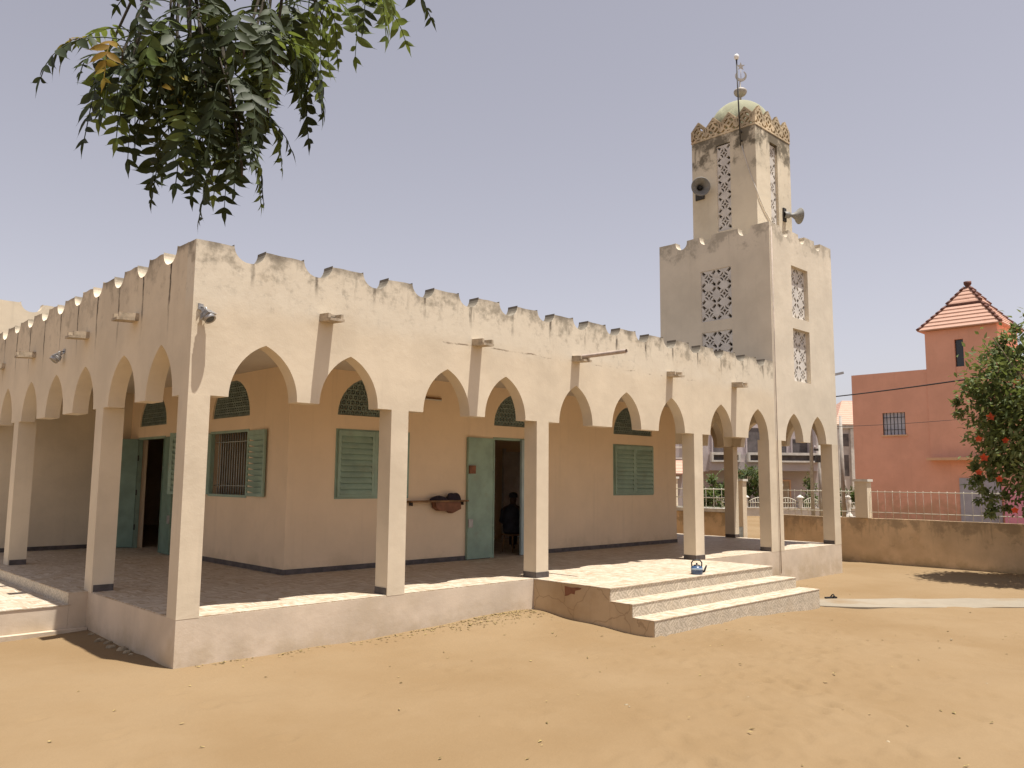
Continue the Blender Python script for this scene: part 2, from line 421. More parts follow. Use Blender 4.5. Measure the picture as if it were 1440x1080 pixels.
# ------------------------------------------------------------------ mosque
MO = thing('mosque', 'cream single storey mosque with pointed arcades and green shutters on a raised deck', 'mosque', (0, 0, -.55))
XE, YN = 16.84, 18.0
D0, D1 = 0.0, .22
A_FRONT = [(.48,1.38),(1.70,2.60),(3.38,4.26),(4.57,5.45),(6.25,7.11),(7.65,8.51),(9.06,9.94),(10.86,11.73),(12.38,13.27)]
holes = []; br = [0, 13.57] + [i*.25 for i in range(1, 54)]
for a, b in A_FRONT:
    f = archfn(a, b, ZS, ZA); holes.append((a, b, lambda s: ZS-.001, f)); br += archbreaks(a, b)
ncs = [.67, 1.615, 2.515, 3.34, 4.21, 5.05, 5.92, 6.80, 7.69, 8.57, 9.46, 10.34, 11.23, 12.11, 13.0]
for i, c in enumerate(ncs):
    h, b2 = notch(c, .42 + rnd.uniform(-.02, .02), .2 - rnd.uniform(0, .04), ZT+.02); holes.append(h); br += b2
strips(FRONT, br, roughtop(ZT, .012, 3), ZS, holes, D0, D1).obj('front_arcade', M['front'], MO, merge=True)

A_WEST = [(.46,1.30),(1.66,2.66),(3.27,4.22),(4.70,5.65),(6.15,7.10),(7.76,8.62),(8.86,9.72)]
holes = []; br = [.22, 10.03] + [i*.25 for i in range(1, 40)]
for a, b in A_WEST:
    f = archfn(a, b, ZS, ZA); holes.append((a, b, lambda s: ZS-.001, f)); br += archbreaks(a, b)
for k in range(11):
    h, b2 = notch(.76 + .885*k, .42 + rnd.uniform(-.02, .02), .2 - rnd.uniform(0, .04), ZT+.02); holes.append(h); br += b2
strips(WEST, br, roughtop(ZT, .012, 5), ZS, holes, D0, D1).obj('side_arcade', M['side'], MO, merge=True)
# rear side arcade of the east gallery and plain north side, so the place is closed
EAST = lambda s, d, z: (XE - d, s, z)
holes = []; br = [3.13, YN] + [3.13 + i*.3 for i in range(1, 50)]
for k in range(16):
    a = 3.5 + k*.9
    if a + .7 < YN - .2:
        f = archfn(a, a+.7, ZS, ZA); holes.append((a, a+.7, lambda s: ZS-.001, f)); br += archbreaks(a, a+.7, 6)
for k in range(16):
    h, b2 = notch(3.8 + .885*k, .42, .19, ZT+.02); holes.append(h); br += b2
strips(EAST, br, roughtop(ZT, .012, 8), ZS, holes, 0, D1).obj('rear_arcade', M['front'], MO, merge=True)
MB().box(3.0, XE-.22, YN-.22, YN, -.9, ZT-.1).obj('back_wall', M['front'], MO)

# portal block at the north-west, standing higher than the arcade
PB = MB()
holes = []; br = [0, 3.0] + [i*.25 for i in range(1, 12)]
for c in (.72, 1.605, 2.49):
    h, b2 = notch(c, .42, .2, 5.18); holes.append(h); br += b2
strips(FRONT, br, roughtop(5.16, .012, 9), -.9, holes, 10.03, 10.25, PB)
PB.obj('portal_wall', M['pillar'], MO, merge=True)
MB().box(0, .22, 10.252, 15.0, -.9, 5.14).box(2.78, 3.0, 10.252, 15, -.9, 5.14).box(.222, 2.778, 14.78, 15.0, -.9, 5.14).box(.222, 2.778, 10.252, 14.778, 4.5, 4.6).obj('portal_block', M['pillar'], MO)
MB().box(0, .22, 15.002, YN, -.9, ZT-.1).box(.222, 2.998, YN-.22, YN, -.9, ZT-.1).obj('north_wall', M['front'], MO)

# plinth and deck
HX, HY = 2.89, 2.91
pl = MB()
pl.box(0, XE, 0, YN, -1.3, -.014)
pl.obj('plinth', M['plinth'], MO)
MB().box(.004, XE-.004, .004, YN-.004, -.014, 0).obj('tiled_floor', M['tile'], MO)

# front steps: platform and two treads
def stepset():
    b = MB(); X0, X1 = 5.66, 10.42
    b.box(X0, X1-.02, -1.53, -.001, -1.3, -.013)
    b.box(X0+.002, X1+.10, -1.93, -1.531, -1.3, -.193)
    b.box(X0+.004, X1+.22, -2.31, -1.931, -1.3, -.373)
    o = b.obj('steps', M['cheek'], MO)
    tr = MB()
    tr.box(X0-.006, X1, -1.55, .003, -.012, .0005)
    tr.box(X0-.004, X1+.12, -1.945, -1.54, -.192, -.18)
    tr.box(X0-.002, X1+.24, -2.322, -1.94, -.372, -.36)
    tr.obj('step_treads', M['tile'], MO)
    rs = MB()
    rs.box(X0+.01, X1-.012, -1.539, -1.5305, -.18, -.0125)
    rs.box(X0+.01, X1+.108, -1.939, -1.9305, -.36, -.1925)
    rs.box(X0+.01, X1+.228, -2.317, -2.3105, -.70, -.3725)
    rs.obj('step_risers', M['riser'], MO)
    # a broken patch in the cheek with the block work showing
    h = MB(); h.prism([(-1.0,-.05),(-.93,-.045),(-.80,-.06),(-.66,-.05),(-.665,-.20),(-.73,-.185),(-.79,-.15),(-.86,-.155),(-.87,-.10),(-.97,-.075)], lambda a, d, z: (X0-.0045+d*.0, a, z) if d else (X0-.001, a, z), 0, 1)
    h.obj('broken_patch', M['brownbox'], MO)
stepset()
# side landing: tread, riser
MB().box(-2.6, -.23, 2.97, 9.4, -1.3, -.172).box(-.228, -.001, 2.972, 9.4, -1.3, -.013).obj('side_steps', M['plinth'], MO)
MB().box(-2.61, -.2, 2.962, 9.4, -.171, -.158).box(-.242, .003, 2.964, 9.4, -.012, .0008).obj('side_treads', M['tile'], MO)
MB().box(-.238, -.2285, 2.975, 9.4, -.158, -.0125).obj('side_riser', M['riser'], MO)
MB().box(-2.7, -.01, 2.86, 2.968, -1.3, -.47).obj('footing_ledge', M['plinth'], MO)

# pillars
def pillar(x0, x1, y0, y1, sides='', z0=-.013, base=None, z1=ZS):
    b = MB().box(x0, x1, y0, y1, z0, z1)
    o = b.obj('pillar', M['pillar'], MO)
    if sides:
        t = .009; h = .09; bb = MB()
        if 'w' in sides: bb.box(x0-t, x0-.0005, y0-(t if 's' in sides else -.02), y1, .0006, h)
        if 's' in sides: bb.box(x0-.0002 if 'w' in sides else x0+.02, x1+(t if 'e' in sides else 0), y0-t, y0-.0005, .0006, h)
        if 'e' in sides: bb.box(x1+.0005, x1+t, y0, y1, .0006, h)
        bb.obj('base_band', M['band'], o)
    return o
e = -.002
pillar(e, .26, e, .26)
for (a, b) in ((2.83, 3.12), ): pillar(a, b, e, .28, 'w')
for (a, b) in ((5.71, 5.99), (10.25, 10.56)): pillar(a, b, e, .28, 'wse')
pillar(13.28, 13.86, e, .28, 'w')
for (a, b) in ((2.83, 3.13), (7.24, 7.54)): pillar(e, .28, a, b, 's')
for k in range(4): pillar(XE-.28, XE+.002, 3.13 + 3.6*(k+1), 3.41 + 3.6*(k+1), 'w')

# roof of the building and gallery ceiling
MB().box(.221, XE-.221, .221, HY-.001, 3.42, 3.62).box(.221, HX-.001, HY, 10.02, 3.42, 3.62).box(13.852, XE-.221, HY, YN-.22, 3.42, 3.62).obj('gallery_ceiling', M['ceiling'], MO)
MB().box(HX, 13.85, HY, YN-.22, 3.44, 3.62).obj('hall_roof', M['ceiling'], MO)

MB().box(.23, 13.56, .23, YN-.23, 3.622, 3.64).obj('dark_roof_layer', simple('added_dark_roof', (.16, .135, .10), .9, .2, 2), MO)  # unseen dark roof layer, added to cut light bounced onto the minaret
# hall walls with openings
WZ = 3.42
def fan(a, b): return (a, b, lambda s: 2.64, archfn(a, b, 2.64, 3.31)), archbreaks(a, b, 8)
def rect(a, b, z0, z1): return (a, b, lambda s: z0, lambda s: z1), [a, b]
FW = [('w', 3.78, 5.34), ('d', 7.45, 8.99), ('w', 11.30, 12.86)]
holes = []; br = [HX, 13.85]
for k, a, b in FW:
    for h, b2 in (fan(a+.02, b-.02), rect(a, b, 1.2 if k == 'w' else -.02, 2.4)): holes.append(h); br += b2
strips(FRONT, br, lambda s: WZ, -.01, holes, HY, HY+.2).obj('hall_wall', M['hall'], MO, merge=True)
LW = [('w', 4.30, 5.84), ('d', 8.02, 9.53)]
holes = []; br = [HY+.2, YN-.22]
for k, a, b in LW:
    for h, b2 in (fan(a+.01, b-.01), rect(a, b, 1.2 if k == 'w' else -.02, 2.4)): holes.append(h); br += b2
strips(WEST, br, lambda s: WZ, -.01, holes, HX, HX+.2).obj('hall_wall', M['hall'], MO, merge=True)
holes = []; br = [HY+.2, YN-.22]
for a, b, z0 in ((4.6, 6.1, -.02), (8.0, 9.5, 1.2), (11.5, 13.0, 1.2)):  # unseen openings, added to bring light into the dark hall
    h, b2 = rect(a, b, z0, 2.4); holes.append(h); br += b2
strips(lambda s, d, z: (13.85-d, s, z), br, lambda s: WZ, -.01, holes, 0, .2).obj('hall_wall', M['hall'], MO, merge=True)
MB().box(HX+.2, 13.65, 6.5, 6.62, 0, 3.42).obj('inner_wall', M['hall'], MO)
MB().box(11.2, 11.95, 6.44, 6.497, .02, 2.28).box(11.12, 11.198, 6.43, 6.498, .0, 2.36).box(11.952, 12.03, 6.43, 6.498, .0, 2.36).obj('inner_door', M['white'], MO)
# skirting
t = .012
MB().box(HX-t, 7.40, HY-t, HY-.0005, .0006, .085).box(9.02, 13.85+t, HY-t, HY-.0005, .0006, .085).box(HX-t, HX-.0005, HY+.0002, 7.98, .0006, .085).box(HX-t, HX-.0005, 9.56, 10.0, .0006, .085).box(.24, HX-t-.001, 10.018, 10.0295, .0006, .085).obj('skirting', M['band'], MO)

# cut-out plates (claustra blocks, fanlight grilles)
def plate(fn, a0, b0, cell, nx, ny, solid, d0, d1, mb=None):
    mb = mb or MB(); S = [[solid(i, j) for i in range(nx)] for j in range(ny)]
    g = lambda i, j: 0 <= i < nx and 0 <= j < ny and S[j][i]
    for j in range(ny):
        i = 0
        while i < nx:
            if not S[j][i]: i += 1; continue
            k = i
            while k < nx and S[j][k]: k += 1
            x0, x1, z0, z1 = a0+i*cell, a0+k*cell, b0+j*cell, b0+(j+1)*cell
            mb.add([fn(x0,d0,z0), fn(x1,d0,z0), fn(x1,d0,z1), fn(x0,d0,z1)], [(0,1,2,3)])
            mb.add([fn(x0,d1,z0), fn(x1,d1,z0), fn(x1,d1,z1), fn(x0,d1,z1)], [(3,2,1,0)])
            mb.add([fn(x0,d0,z0), fn(x0,d1,z0), fn(x0,d1,z1), fn(x0,d0,z1)], [(0,1,2,3)])
            mb.add([fn(x1,d0,z0), fn(x1,d1,z0), fn(x1,d1,z1), fn(x1,d0,z1)], [(3,2,1,0)])
            i = k
        for i in range(nx):
            if S[j][i]:
                x0, x1, z0, z1 = a0+i*cell, a0+(i+1)*cell, b0+j*cell, b0+(j+1)*cell
                if not g(i, j+1): mb.add([fn(x0,d0,z1), fn(x1,d0,z1), fn(x1,d1,z1), fn(x0,d1,z1)], [(0,1,2,3)])
                if not g(i, j-1): mb.add([fn(x0,d0,z0), fn(x1,d0,z0), fn(x1,d1,z0), fn(x0,d1,z0)], [(3,2,1,0)])
    return mb

def fanlight(fn, a, b, d):
    af = archfn(a, b, 0, .67); cell = .0152; nx = int((b-a)/cell); ny = int(.67/cell)
    def solid(i, j):
        x = a+(i+.5)*cell; z = (j+.5)*cell
        if z > af(x): return False
        if z > af(x)-.045 or z < .03 or x-a < .03 or b-x < .03: return True
        u = ((i + (3 if (j//6) % 2 else 0)) % 6 - 2.5)/3; w = (j % 6 - 2.5)/3
        r = u*u + w*w
        return r > .62 or r < .1
    return plate(fn, a, 2.64, cell, nx, ny, solid, d, d+.03).obj('fanlight', M['fan'], MO, recalc=False)
fanlight(FRONT, 3.80, 5.32, HY+.03); fanlight(FRONT, 7.47, 8.97, HY+.03); fanlight(FRONT, 11.32, 12.84, HY+.03)
fanlight(WEST, 4.31, 5.83, HX+.03); fanlight(WEST, 8.03, 9.52, HX+.03)

# shutters and doors; geometry in (along wall, outward depth, up) and mapped by fn
def leafmap(fn, hinge, ang, sgn, out):
    """a leaf hinged at s = hinge; ang 0 = shut, 180 = folded back on the wall; sgn +1 leaf runs to larger s when shut"""
    c, s_ = cos(radians(ang)), sin(radians(ang))
    return lambda u, d, z: fn(hinge + sgn*(u*c) + sgn*(d*s_ if ang else 0), out - u*s_ + d*c, z)
def louvre_leaf(fl, w, z0, z1):
    b = MB(); fw = .055
    P = lambda u, d, z: fl(u, d, z)
    def bx(u0, u1, d0, d1, a, c):
        b.add([P(u0,d0,a),P(u1,d0,a),P(u1,d1,a),P(u0,d1,a),P(u0,d0,c),P(u1,d0,c),P(u1,d1,c),P(u0,d1,c)],
              [(3,2,1,0),(4,5,6,7),(0,1,5,4),(1,2,6,5),(2,3,7,6),(3,0,4,7)])
    bx(0, fw, -.035, 0, z0, z1); bx(w-fw, w, -.035, 0, z0, z1)
    bx(fw, w-fw, -.035, 0, z0, z0+fw); bx(fw, w-fw, -.035, 0, z1-fw*1.6, z1)
    n = 10; h = (z1-z0-2.6*fw)/n
    for k in range(n):
        a = z0+fw+k*h
        vs = [P(fw, -.052, a-.012), P(w-fw, -.052, a-.012), P(w-fw, -.002, a+h*1.0), P(fw, -.002, a+h*1.0),
              P(fw, -.043, a-.016), P(w-fw, -.043, a-.016), P(w-fw, .007, a+h*.96), P(fw, .007, a+h*.96)]
        b.add(vs, [(0,1,2,3),(7,6,5,4),(0,4,5,1),(3,2,6,7),(0,3,7,4),(1,5,6,2)])
    return b
def window(fn, a, b, d, angs, bars=False):
    z0, z1 = 1.2, 2.4
    fr = MB()
    def bx(m, s0, s1, d0, d1, z0_, z1_):
        m.add([fn(s0,d0,z0_),fn(s1,d0,z0_),fn(s1,d1,z0_),fn(s0,d1,z0_),fn(s0,d0,z1_),fn(s1,d0,z1_),fn(s1,d1,z1_),fn(s0,d1,z1_)],
              [(3,2,1,0),(4,5,6,7),(0,1,5,4),(1,2,6,5),(2,3,7,6),(3,0,4,7)])
    bx(fr, a, a+.045, d-.012, d+.06, z0, z1); bx(fr, b-.045, b, d-.012, d+.06, z0, z1)
    bx(fr, a+.045, b-.045, d-.012, d+.06, z0, z0+.045); bx(fr, a+.045, b-.045, d-.012, d+.06, z1-.045, z1)
    w = fr.obj('window', M['green'], MO)
    lw = (b-a)/2 - .035
    for hinge, sg, ang in ((a+.033, 1, angs[0]), (b-.033, -1, angs[1])):
        fl = leafmap(fn, hinge, ang, sg, d-.016)
        louvre_leaf(fl, lw, z0+.03, z1-.03).obj('shutter', M['green'], w)
    if bars:
        g = MB()
        n = 15
        for k in range(1, n):
            s = a+.05+(b-a-.1)*k/n; g.tube([fn(s, d+.1, z0), fn(s, d+.1, z1)], .009, 6)
        for z in (z0+.2, z1-.2): g.tube([fn(a+.02, d+.1, z), fn(b-.02, d+.1, z)], .008, 6)
        g.obj('window_bars', M['bars'], w)
    return w
window(FRONT, 3.78, 5.34, HY, (0, 0)); window(FRONT, 11.30, 12.86, HY, (0, 0))
window(WEST, 4.30, 5.84, HX, (176, 125), True)
for zz, xx in ((1.2, 1.8),): pass

def door(fn, a, b, d, angs, mats):
    fr = MB()
    def bx(m, f, u0, u1, d0, d1, z0_, z1_):
        m.add([f(u0,d0,z0_),f(u1,d0,z0_),f(u1,d1,z0_),f(u0,d1,z0_),f(u0,d0,z1_),f(u1,d0,z1_),f(u1,d1,z1_),f(u0,d1,z1_)],
              [(3,2,1,0),(4,5,6,7),(0,1,5,4),(1,2,6,5),(2,3,7,6),(3,0,4,7)])
    bx(fr, fn, a, a+.04, d-.01, d+.08, 0, 2.4); bx(fr, fn, b-.04, b, d-.01, d+.08, 0, 2.4); bx(fr, fn, a+.04, b-.04, d-.01, d+.08, 2.35, 2.4)
    D = fr.obj('door', M['green'], MO)
    lw = (b-a)/2 - .03
    for hinge, sg, ang, mt in ((a+.028, 1, angs[0], mats[0]), (b-.028, -1, angs[1], mats[1])):
        fl = leafmap(fn, hinge, ang, sg, d-.014); m = MB()
        bx(m, fl, 0, lw, -.03, 0, .015, 2.37)
        q = -1
        for dd0, dd1 in ((-.042, -.0305), (.0005, .013)):
            for z in (.62, 1.72): bx(m, fl, .03, lw-.03, dd0, dd1, z, z+.035)
            for u in (0, lw-.03): bx(m, fl, u, u+.03, dd0, dd1, .015, 2.37)
            bx(m, fl, .03, lw-.03, dd0, dd1, .015, .06); bx(m, fl, .03, lw-.03, dd0, dd1, 2.33, 2.37)
        m.obj('door_leaf', mt, D)
        if ang > 150:
            k = MB(); bx(k, fl, lw-.17, lw-.01, .006, .05, 1.66, 1.82); k.obj('lock', M['brownbox'], D)
            k = MB(); bx(k, fl, lw-.12, lw-.01, .006, .04, .62, .78); k.obj('bolt', M['steel'], D)
        for z in (.45, 1.2, 1.95):
            k = MB(); k.tube([fl(-.012, .0, z-.06), fl(-.012, .0, z+.06)], .014, 8); k.obj('hinge', M['iron'], D)
door(FRONT, 7.45, 8.99, HY, (177, 0), (M['green'], M['greyblue']))
door(WEST, 8.02, 9.53, HX, (174, 128), (M['green_dark'], M['green_dark']))

# rain spouts
def spout(fn, s, z=3.62, L=.27, broken=0.0):
    b = MB(); w = .105
    def q(s0, s1, d0, d1, za, zb, dz=0):
        b.add([fn(s0,d0,za),fn(s1,d0,za),fn(s1,d1-.0,za-dz),fn(s0,d1,za-dz),fn(s0,d0,zb),fn(s1,d0,zb),fn(s1,d1,zb-dz),fn(s0,d1,zb-dz)],
              [(3,2,1,0),(4,5,6,7),(0,1,5,4),(1,2,6,5),(2,3,7,6),(3,0,4,7)])
    q(s-w, s+w, -.001, -L, z-.05, z-.015, .015)
    q(s-w, s-w+.035, -.001, -L*(1-broken), z-.015, z+.05, .015)
    q(s+w-.035, s+w, -.001, -L*(1-broken*.6), z-.015, z+.05, .015)
    q(s-w+.035, s+w-.035, -.001, -.09, z+.02, z+.05, .0)
    o = b.obj('rain_spout', M['spout'], MO)
    m = MB(); m.add([fn(s-.065,-.0925,z-.012),fn(s+.065,-.0925,z-.012),fn(s+.065,-.0925,z+.018),fn(s-.065,-.0925,z+.018)], [(0,1,2,3)])
    m.obj('spout_mouth', M['dark'], o, recalc=False)
for s, bk in ((1.76, .2), (4.39, .1), (6.67, .25), (9.45, .3), (11.84, .05)): spout(FRONT, s, broken=bk)
for s, bk in ((1.80, .1), (3.76, .2), (6.58, .1), (8.66, .3)): spout(WEST, s, broken=bk)

# ------------------------------------------------------------------ minaret
MI = thing('minaret', 'square cream minaret in two stepped tiers with white pierced block windows and a small dome', 'minaret', (15.2, 1.56, -.55))
TX, TY = 13.57, 3.13; TT = 7.67
N = 22; CB = .43; cc = CB/N
def claustra_solid(i, j):
    x = ((i % N)+.5)/N*2-1; y = ((j % N)+.5)/N*2-1; ax, ay = abs(x), abs(y)
    if max(ax, ay) > .93: return True
    if abs(ax-ay) < .2 and .5 < max(ax, ay) < .93: return False
    if abs(ax+ay-.56) < .145 and min(ax, ay) > .09: return False
    if ax*ax+ay*ay < .022: return False
    return True
def claustra(fn, s0, z0, nx, nz, d, par):
    plate(fn, s0, z0, cc, nx*N, nz*N, claustra_solid, d, d+.07).obj('claustra_window', M['claustra'], par, recalc=False)
TW_S = lambda s, d, z: (s, d, z)
TW_W = lambda s, d, z: (TX + d, s, z)
TW_E = lambda s, d, z: (XE - d, s, z)
TW_N = lambda s, d, z: (s, TY - d, z)
def rbreaks(a, b): return [a + (b-a)*k/8 for k in range(9)]
# south face, with the two last arches
holes = []; br = rbreaks(TX, XE)
for a, b in ((14.08, 14.96), (15.32, 16.19)):
    f = archfn(a, b, ZS, ZA); holes.append((a, b, lambda s: ZS-.001, f)); br += archbreaks(a, b)
for z0 in (5.52, 3.96):
    h, b2 = rect(14.61, 14.61+2*CB, z0, z0+3*CB); holes.append(h); br += b2
for c in (14.35, 15.2, 16.06):
    h, b2 = roundnotch(c, .17, .17, TT); holes.append(h); br += b2
S = MB(); strips(TW_S, br, roughtop(TT, .008, 11), ZS, holes, 0, .2, S)
holes = []; br = rbreaks(.2, TY)
for z0 in (5.49, 3.93):
    h, b2 = rect(1.03, 1.03+2*CB, z0, z0+3*CB); holes.append(h); br += b2
for c in (.65, 1.73, 2.45):
    h, b2 = roundnotch(c, .17, .17, TT); holes.append(h); br += b2
strips(TW_W, br, roughtop(TT, .008, 12), 3.63, holes, 0, .2, S)
holes = []; br = rbreaks(.2, TY)
for a, b in ((.42, 1.30), (1.78, 2.66)):
    f = archfn(a, b, ZS, ZA); holes.append((a, b, lambda s: ZS-.001, f)); br += archbreaks(a, b)
for z0 in (5.5, 3.94):
    h, b2 = rect(1.03, 1.03+2*CB, z0, z0+3*CB); holes.append(h); br += b2
for c in (.65, 1.73, 2.45):
    h, b2 = roundnotch(c, .17, .17, TT); holes.append(h); br += b2
strips(TW_E, br, roughtop(TT, .008, 13), ZS, holes, 0, .2, S)
holes = []; br = rbreaks(TX+.2, XE-.2)
for a, b in ((14.2, 15.0), (15.4, 16.2)):
    f = archfn(a, b, ZS, ZA); holes.append((a, b, lambda s: ZS-.001, f)); br += archbreaks(a, b)
for c in (14.35, 15.2, 16.06):
    h, b2 = roundnotch(c, .17, .17, TT); holes.append(h); br += b2
strips(TW_N, br, roughtop(TT, .008, 14), ZS, holes, 0, .2, S)
S.obj('lower_shaft', M['tower'], MI, merge=True)
MB().box(TX+.2, XE-.2, .2, TY-.2, 7.0, 7.12).obj('tower_roof', M['tower'], MI)
for z0 in (5.52, 3.96): claustra(TW_S, 14.61, z0, 2, 3, .10, MI)
for z0 in (5.49, 3.93): claustra(TW_W, 1.03, z0, 2, 3, .02, MI)
for z0 in (5.5, 3.94): claustra(TW_E, 1.03, z0, 2, 3, .10, MI)
def mpillar(x0, x1, y0, y1, sides):
    o = MB().box(x0, x1, y0, y1, -.013, ZS).obj('pillar', M['pillar'], MI)
    bb = MB(); t = .009; h = .09
    if 'w' in sides: bb.box(x0-t, x0-.0005, y0-(t if 's' in sides else -.02), y1, .0006, h)
    if 's' in sides: bb.box(x0-.0002, x1, y0-t, y0-.0005, .0006, h)
    bb.obj('base_band', M['band'], o)
mpillar(16.49, XE+.002, -.002, .30, 'w')
mpillar(16.55, XE-.05, 2.86, 3.15, 'ws')
# upper shaft
U0, U1, V0, V1 = 14.2, 16.0, .63, 2.49; UT = 10.5
S = MB(); CW = .40; c2 = CW/N
US = lambda s, d, z: (s, V0 + d, z)
UW = lambda s, d, z: (U0 + d, s, z)
UE = lambda s, d, z: (U1 - d, s, z)
UN = lambda s, d, z: (s, V1 - d, z)
def ush(fn, a, b, wa, d0=0):
    h, b2 = rect(wa, wa+CW, 7.93, 7.93+5*.45+.06); strips(fn, rbreaks(a, b)+b2, lambda s: UT, 7.13, [h], 0, .16, S)
ush(US, U0, U1, 14.91); ush(UW, V0+.16, V1, 1.35); ush(UE, V0+.16, V1, 1.35)
strips(UN, rbreaks(U0+.16, U1-.16), lambda s: UT, 7.13, [], 0, .16, S)
S.obj('upper_shaft', M['tower2'], MI, merge=True)
def claustra2(fn, s0, d):
    def sol(i, j):
        return claustra_solid(i, int((j % 25)*22/25))
    plate(fn, s0, 7.94, c2, N, 125, sol, d, d+.06).obj('claustra_window', M['claustra'], MI, recalc=False)
claustra2(US, 14.91, .07); claustra2(UW, 1.35, .03); claustra2(UE, 1.35, .07)
# pierced zig-zag cornice
def cornice(fn, a, b):
    n = 4; per = (b-a)/n; cell = per/20; ny = int(.56/cell)
    def solid(i, j):
        x = (i % 20 + .5)/20; z = (j+.5)*cell
        top = .33 + .22*(1-abs(x-.5)*2)
        if z > top: return False
        if z > top-.04 or z < .035: return True
        X = x*2-1; Z = ((z-.02) % per)/per*2-1; r = X*X+Z*Z; D = abs(abs(X)-abs(Z))
        if .16 < r < .42 and min(abs(X), abs(Z)) > .10: return False
        if D < .2 and r > .62: return False
        if r > .62 and min(abs(X), abs(Z)) < .17 and max(abs(X), abs(Z)) < .93: return False
        return r > .035
    return plate(fn, a, 10.49, cell, 20*n, ny, solid, -.012, .06)
for fn, a, b in ((US, U0-.012, U1+.012), (UW, V0+.062, V1+.012), (UE, V0+.062, V1+.012), (UN, U0+.022, U1-.022)):
    cornice(fn, a, b).obj('cornice', M['cornice'], MI, recalc=False)
MB().box(U0+.16, U1-.16, V0+.16, V1-.16, 10.4, 10.48).obj('tower_roof', M['tower2'], MI)
dm = MB(); R = .80
dm.lathe((15.1, 1.56, 10.86), [(R, -.38)] + [(R*cos(a), R*sin(a)) for a in [pi/2*k/14 for k in range(15)]], 40)
dm.obj('dome', M['dome'], MI)
f = MB()
f.lathe((15.16, 1.56, 11.62), [(.06, 0), (.03, .08), (.028, .26), (.05, .27)], 14)
f.lathe((15.16, 1.56, 12.0), [(.012, -.16)] + [(.175*sin(a), -.15*cos(a) if a < pi/2 else -.09*cos(a)) for a in [pi*k/14 for k in range(1, 14)]] + [(.02, .1), (.018, .28)], 24)
ir = []
def ring(m, c, r0, r1, a0, a1, n, th, taper=True):
    c = Vector(c); ax = Vector((.716, -.698, 0)); ay = Vector((.698, .716, 0)); az = Vector((0, 0, 1)); P = []
    for k in range(n+1):
        t_ = k/n; a = a0+(a1-a0)*t_; w = (r1-r0)*(sin(pi*t_) if taper else 1)*.5+.004; rm = (r0+r1)/2
        for rr, dd in ((rm-w, -th), (rm+w, -th), (rm+w, th), (rm-w, th)):
            P.append(c + ax*cos(a)*rr + az*sin(a)*rr + ay*dd)
    fs = []
    for k in range(n):
        for q in range(4): fs.append((k*4+q, k*4+(q+1) % 4, (k+1)*4+(q+1) % 4, (k+1)*4+q))
    m.add(P, fs)
ring(f, (15.18, 1.54, 12.46), .10, .165, radians(125), radians(415), 22, .012)
star = []
for k in range(10):
    r = .115 if k % 2 == 0 else .045; a = pi/2 + k*pi/5; star.append((r*cos(a), r*sin(a)))
f.prism(star, lambda a, d, z: (15.18+a*.716+d*.698, 1.54-a*.698+d*.716, 12.72+z), -.01, .01)
f.tube([(15.18, 1.54, 12.28), (15.18, 1.54, 12.66)], .008, 6)
f.obj('finial', M['silver'], MI)
MB().tube([(13.62, -.03, 7.55), (13.62, -.03, 4.2), (13.625, -.03, -.5)], .010, 8).obj('conduit', M['pvc'], MI)

# mast and horns on the tower
ms = thing('lamp_mast', 'thin metal pole with a white globe fixed to the shaded face of the upper minaret', 'pole', (14.12, 1.01, 10.0))
MB().tube([(14.12, 1.0, 10.0), (14.10, 1.02, 11.2), (14.08, 1.03, 12.3)], .019, 8).obj('mast', M['iron'], ms)
g = MB(); g.lathe((14.08, 1.03, 12.36), [(.001, .085), (.045, .07), (.065, .03), (.065, -.01), (.045, -.05), (.03, -.07)], 18); g.obj('globe', M['bulb'], ms)
for bz in (10.12, 10.36): MB().box(14.115, 14.198, .985, 1.02, bz, bz+.04).obj('bracket', M['iron'], ms)
wc = MB().tube([(14.18, 1.0, 10.02), (14.185, .9, 9.6), (14.185, .78, 9.2), (14.185, .66, 8.86), (14.19, .615, 8.72), (14.3, .612, 8.55), (14.55, .614, 8.3), (14.85, .615, 8.09), (14.87, .615, 7.7)], .011, 6)
tag(wc.obj('lead_cable', M['lead']), 'pale cable slanting down the upper minaret from the lamp mast', 'cable')
def horn(loc, axis, label, r=.26):
    h = thing('horn_loudspeaker', label, 'loudspeaker', loc, group='horn loudspeakers on the minaret')
    ax = Vector(axis).normalized()
    b = MB(); L = .27
    pr = [(.075, -L-.16), (.085, -L-.15), (.085, -L-.02), (.04, -L), (.045, -L+.06), (.07, -L*.6), (.12, -L*.3), (.19, -L*.08), (r, .0), (r+.012, .006), (r+.012, .016), (r-.006, .014), (.185, -.07*L), (.112, -.3*L), (.062, -.6*L), (.036, -.9*L)]
    b.lathe(loc, pr, 30, ax); b.obj('horn', M['horn'], h)
    c = MB(); c.lathe(Vector(loc)-ax*L*.5, [(.0, .10), (.045, .08), (.062, .03), (.06, -.02), (.03, -.1)], 18, ax); c.obj('throat_cone', M['dark'], h)
    c = MB(); back = Vector(loc)-ax*(L+.1)
    return h, back
h, bk = horn((13.86, 2.02, 9.12), (-.72, -.66, -.12), 'grey horn loudspeaker on the shaded left face of the upper minaret', .235)
MB().tube([bk, (14.15, 2.25, 9.08), (14.198, 2.25, 9.05)], .02, 8).box(14.16, 14.198, 2.12, 2.38, 8.9, 9.15).obj('bracket', M['iron'], h)
h, bk = horn((15.88, .36, 8.43), (.84, -.54, .0), 'grey horn loudspeaker on the sunlit side of the upper minaret pointing right', .20)
MB().tube([bk, (15.60, .60, 8.42), (15.60, .628, 8.42)], .022, 8).box(15.50, 15.64, .59, .629, 8.26, 8.62).obj('bracket', M['iron'], h)

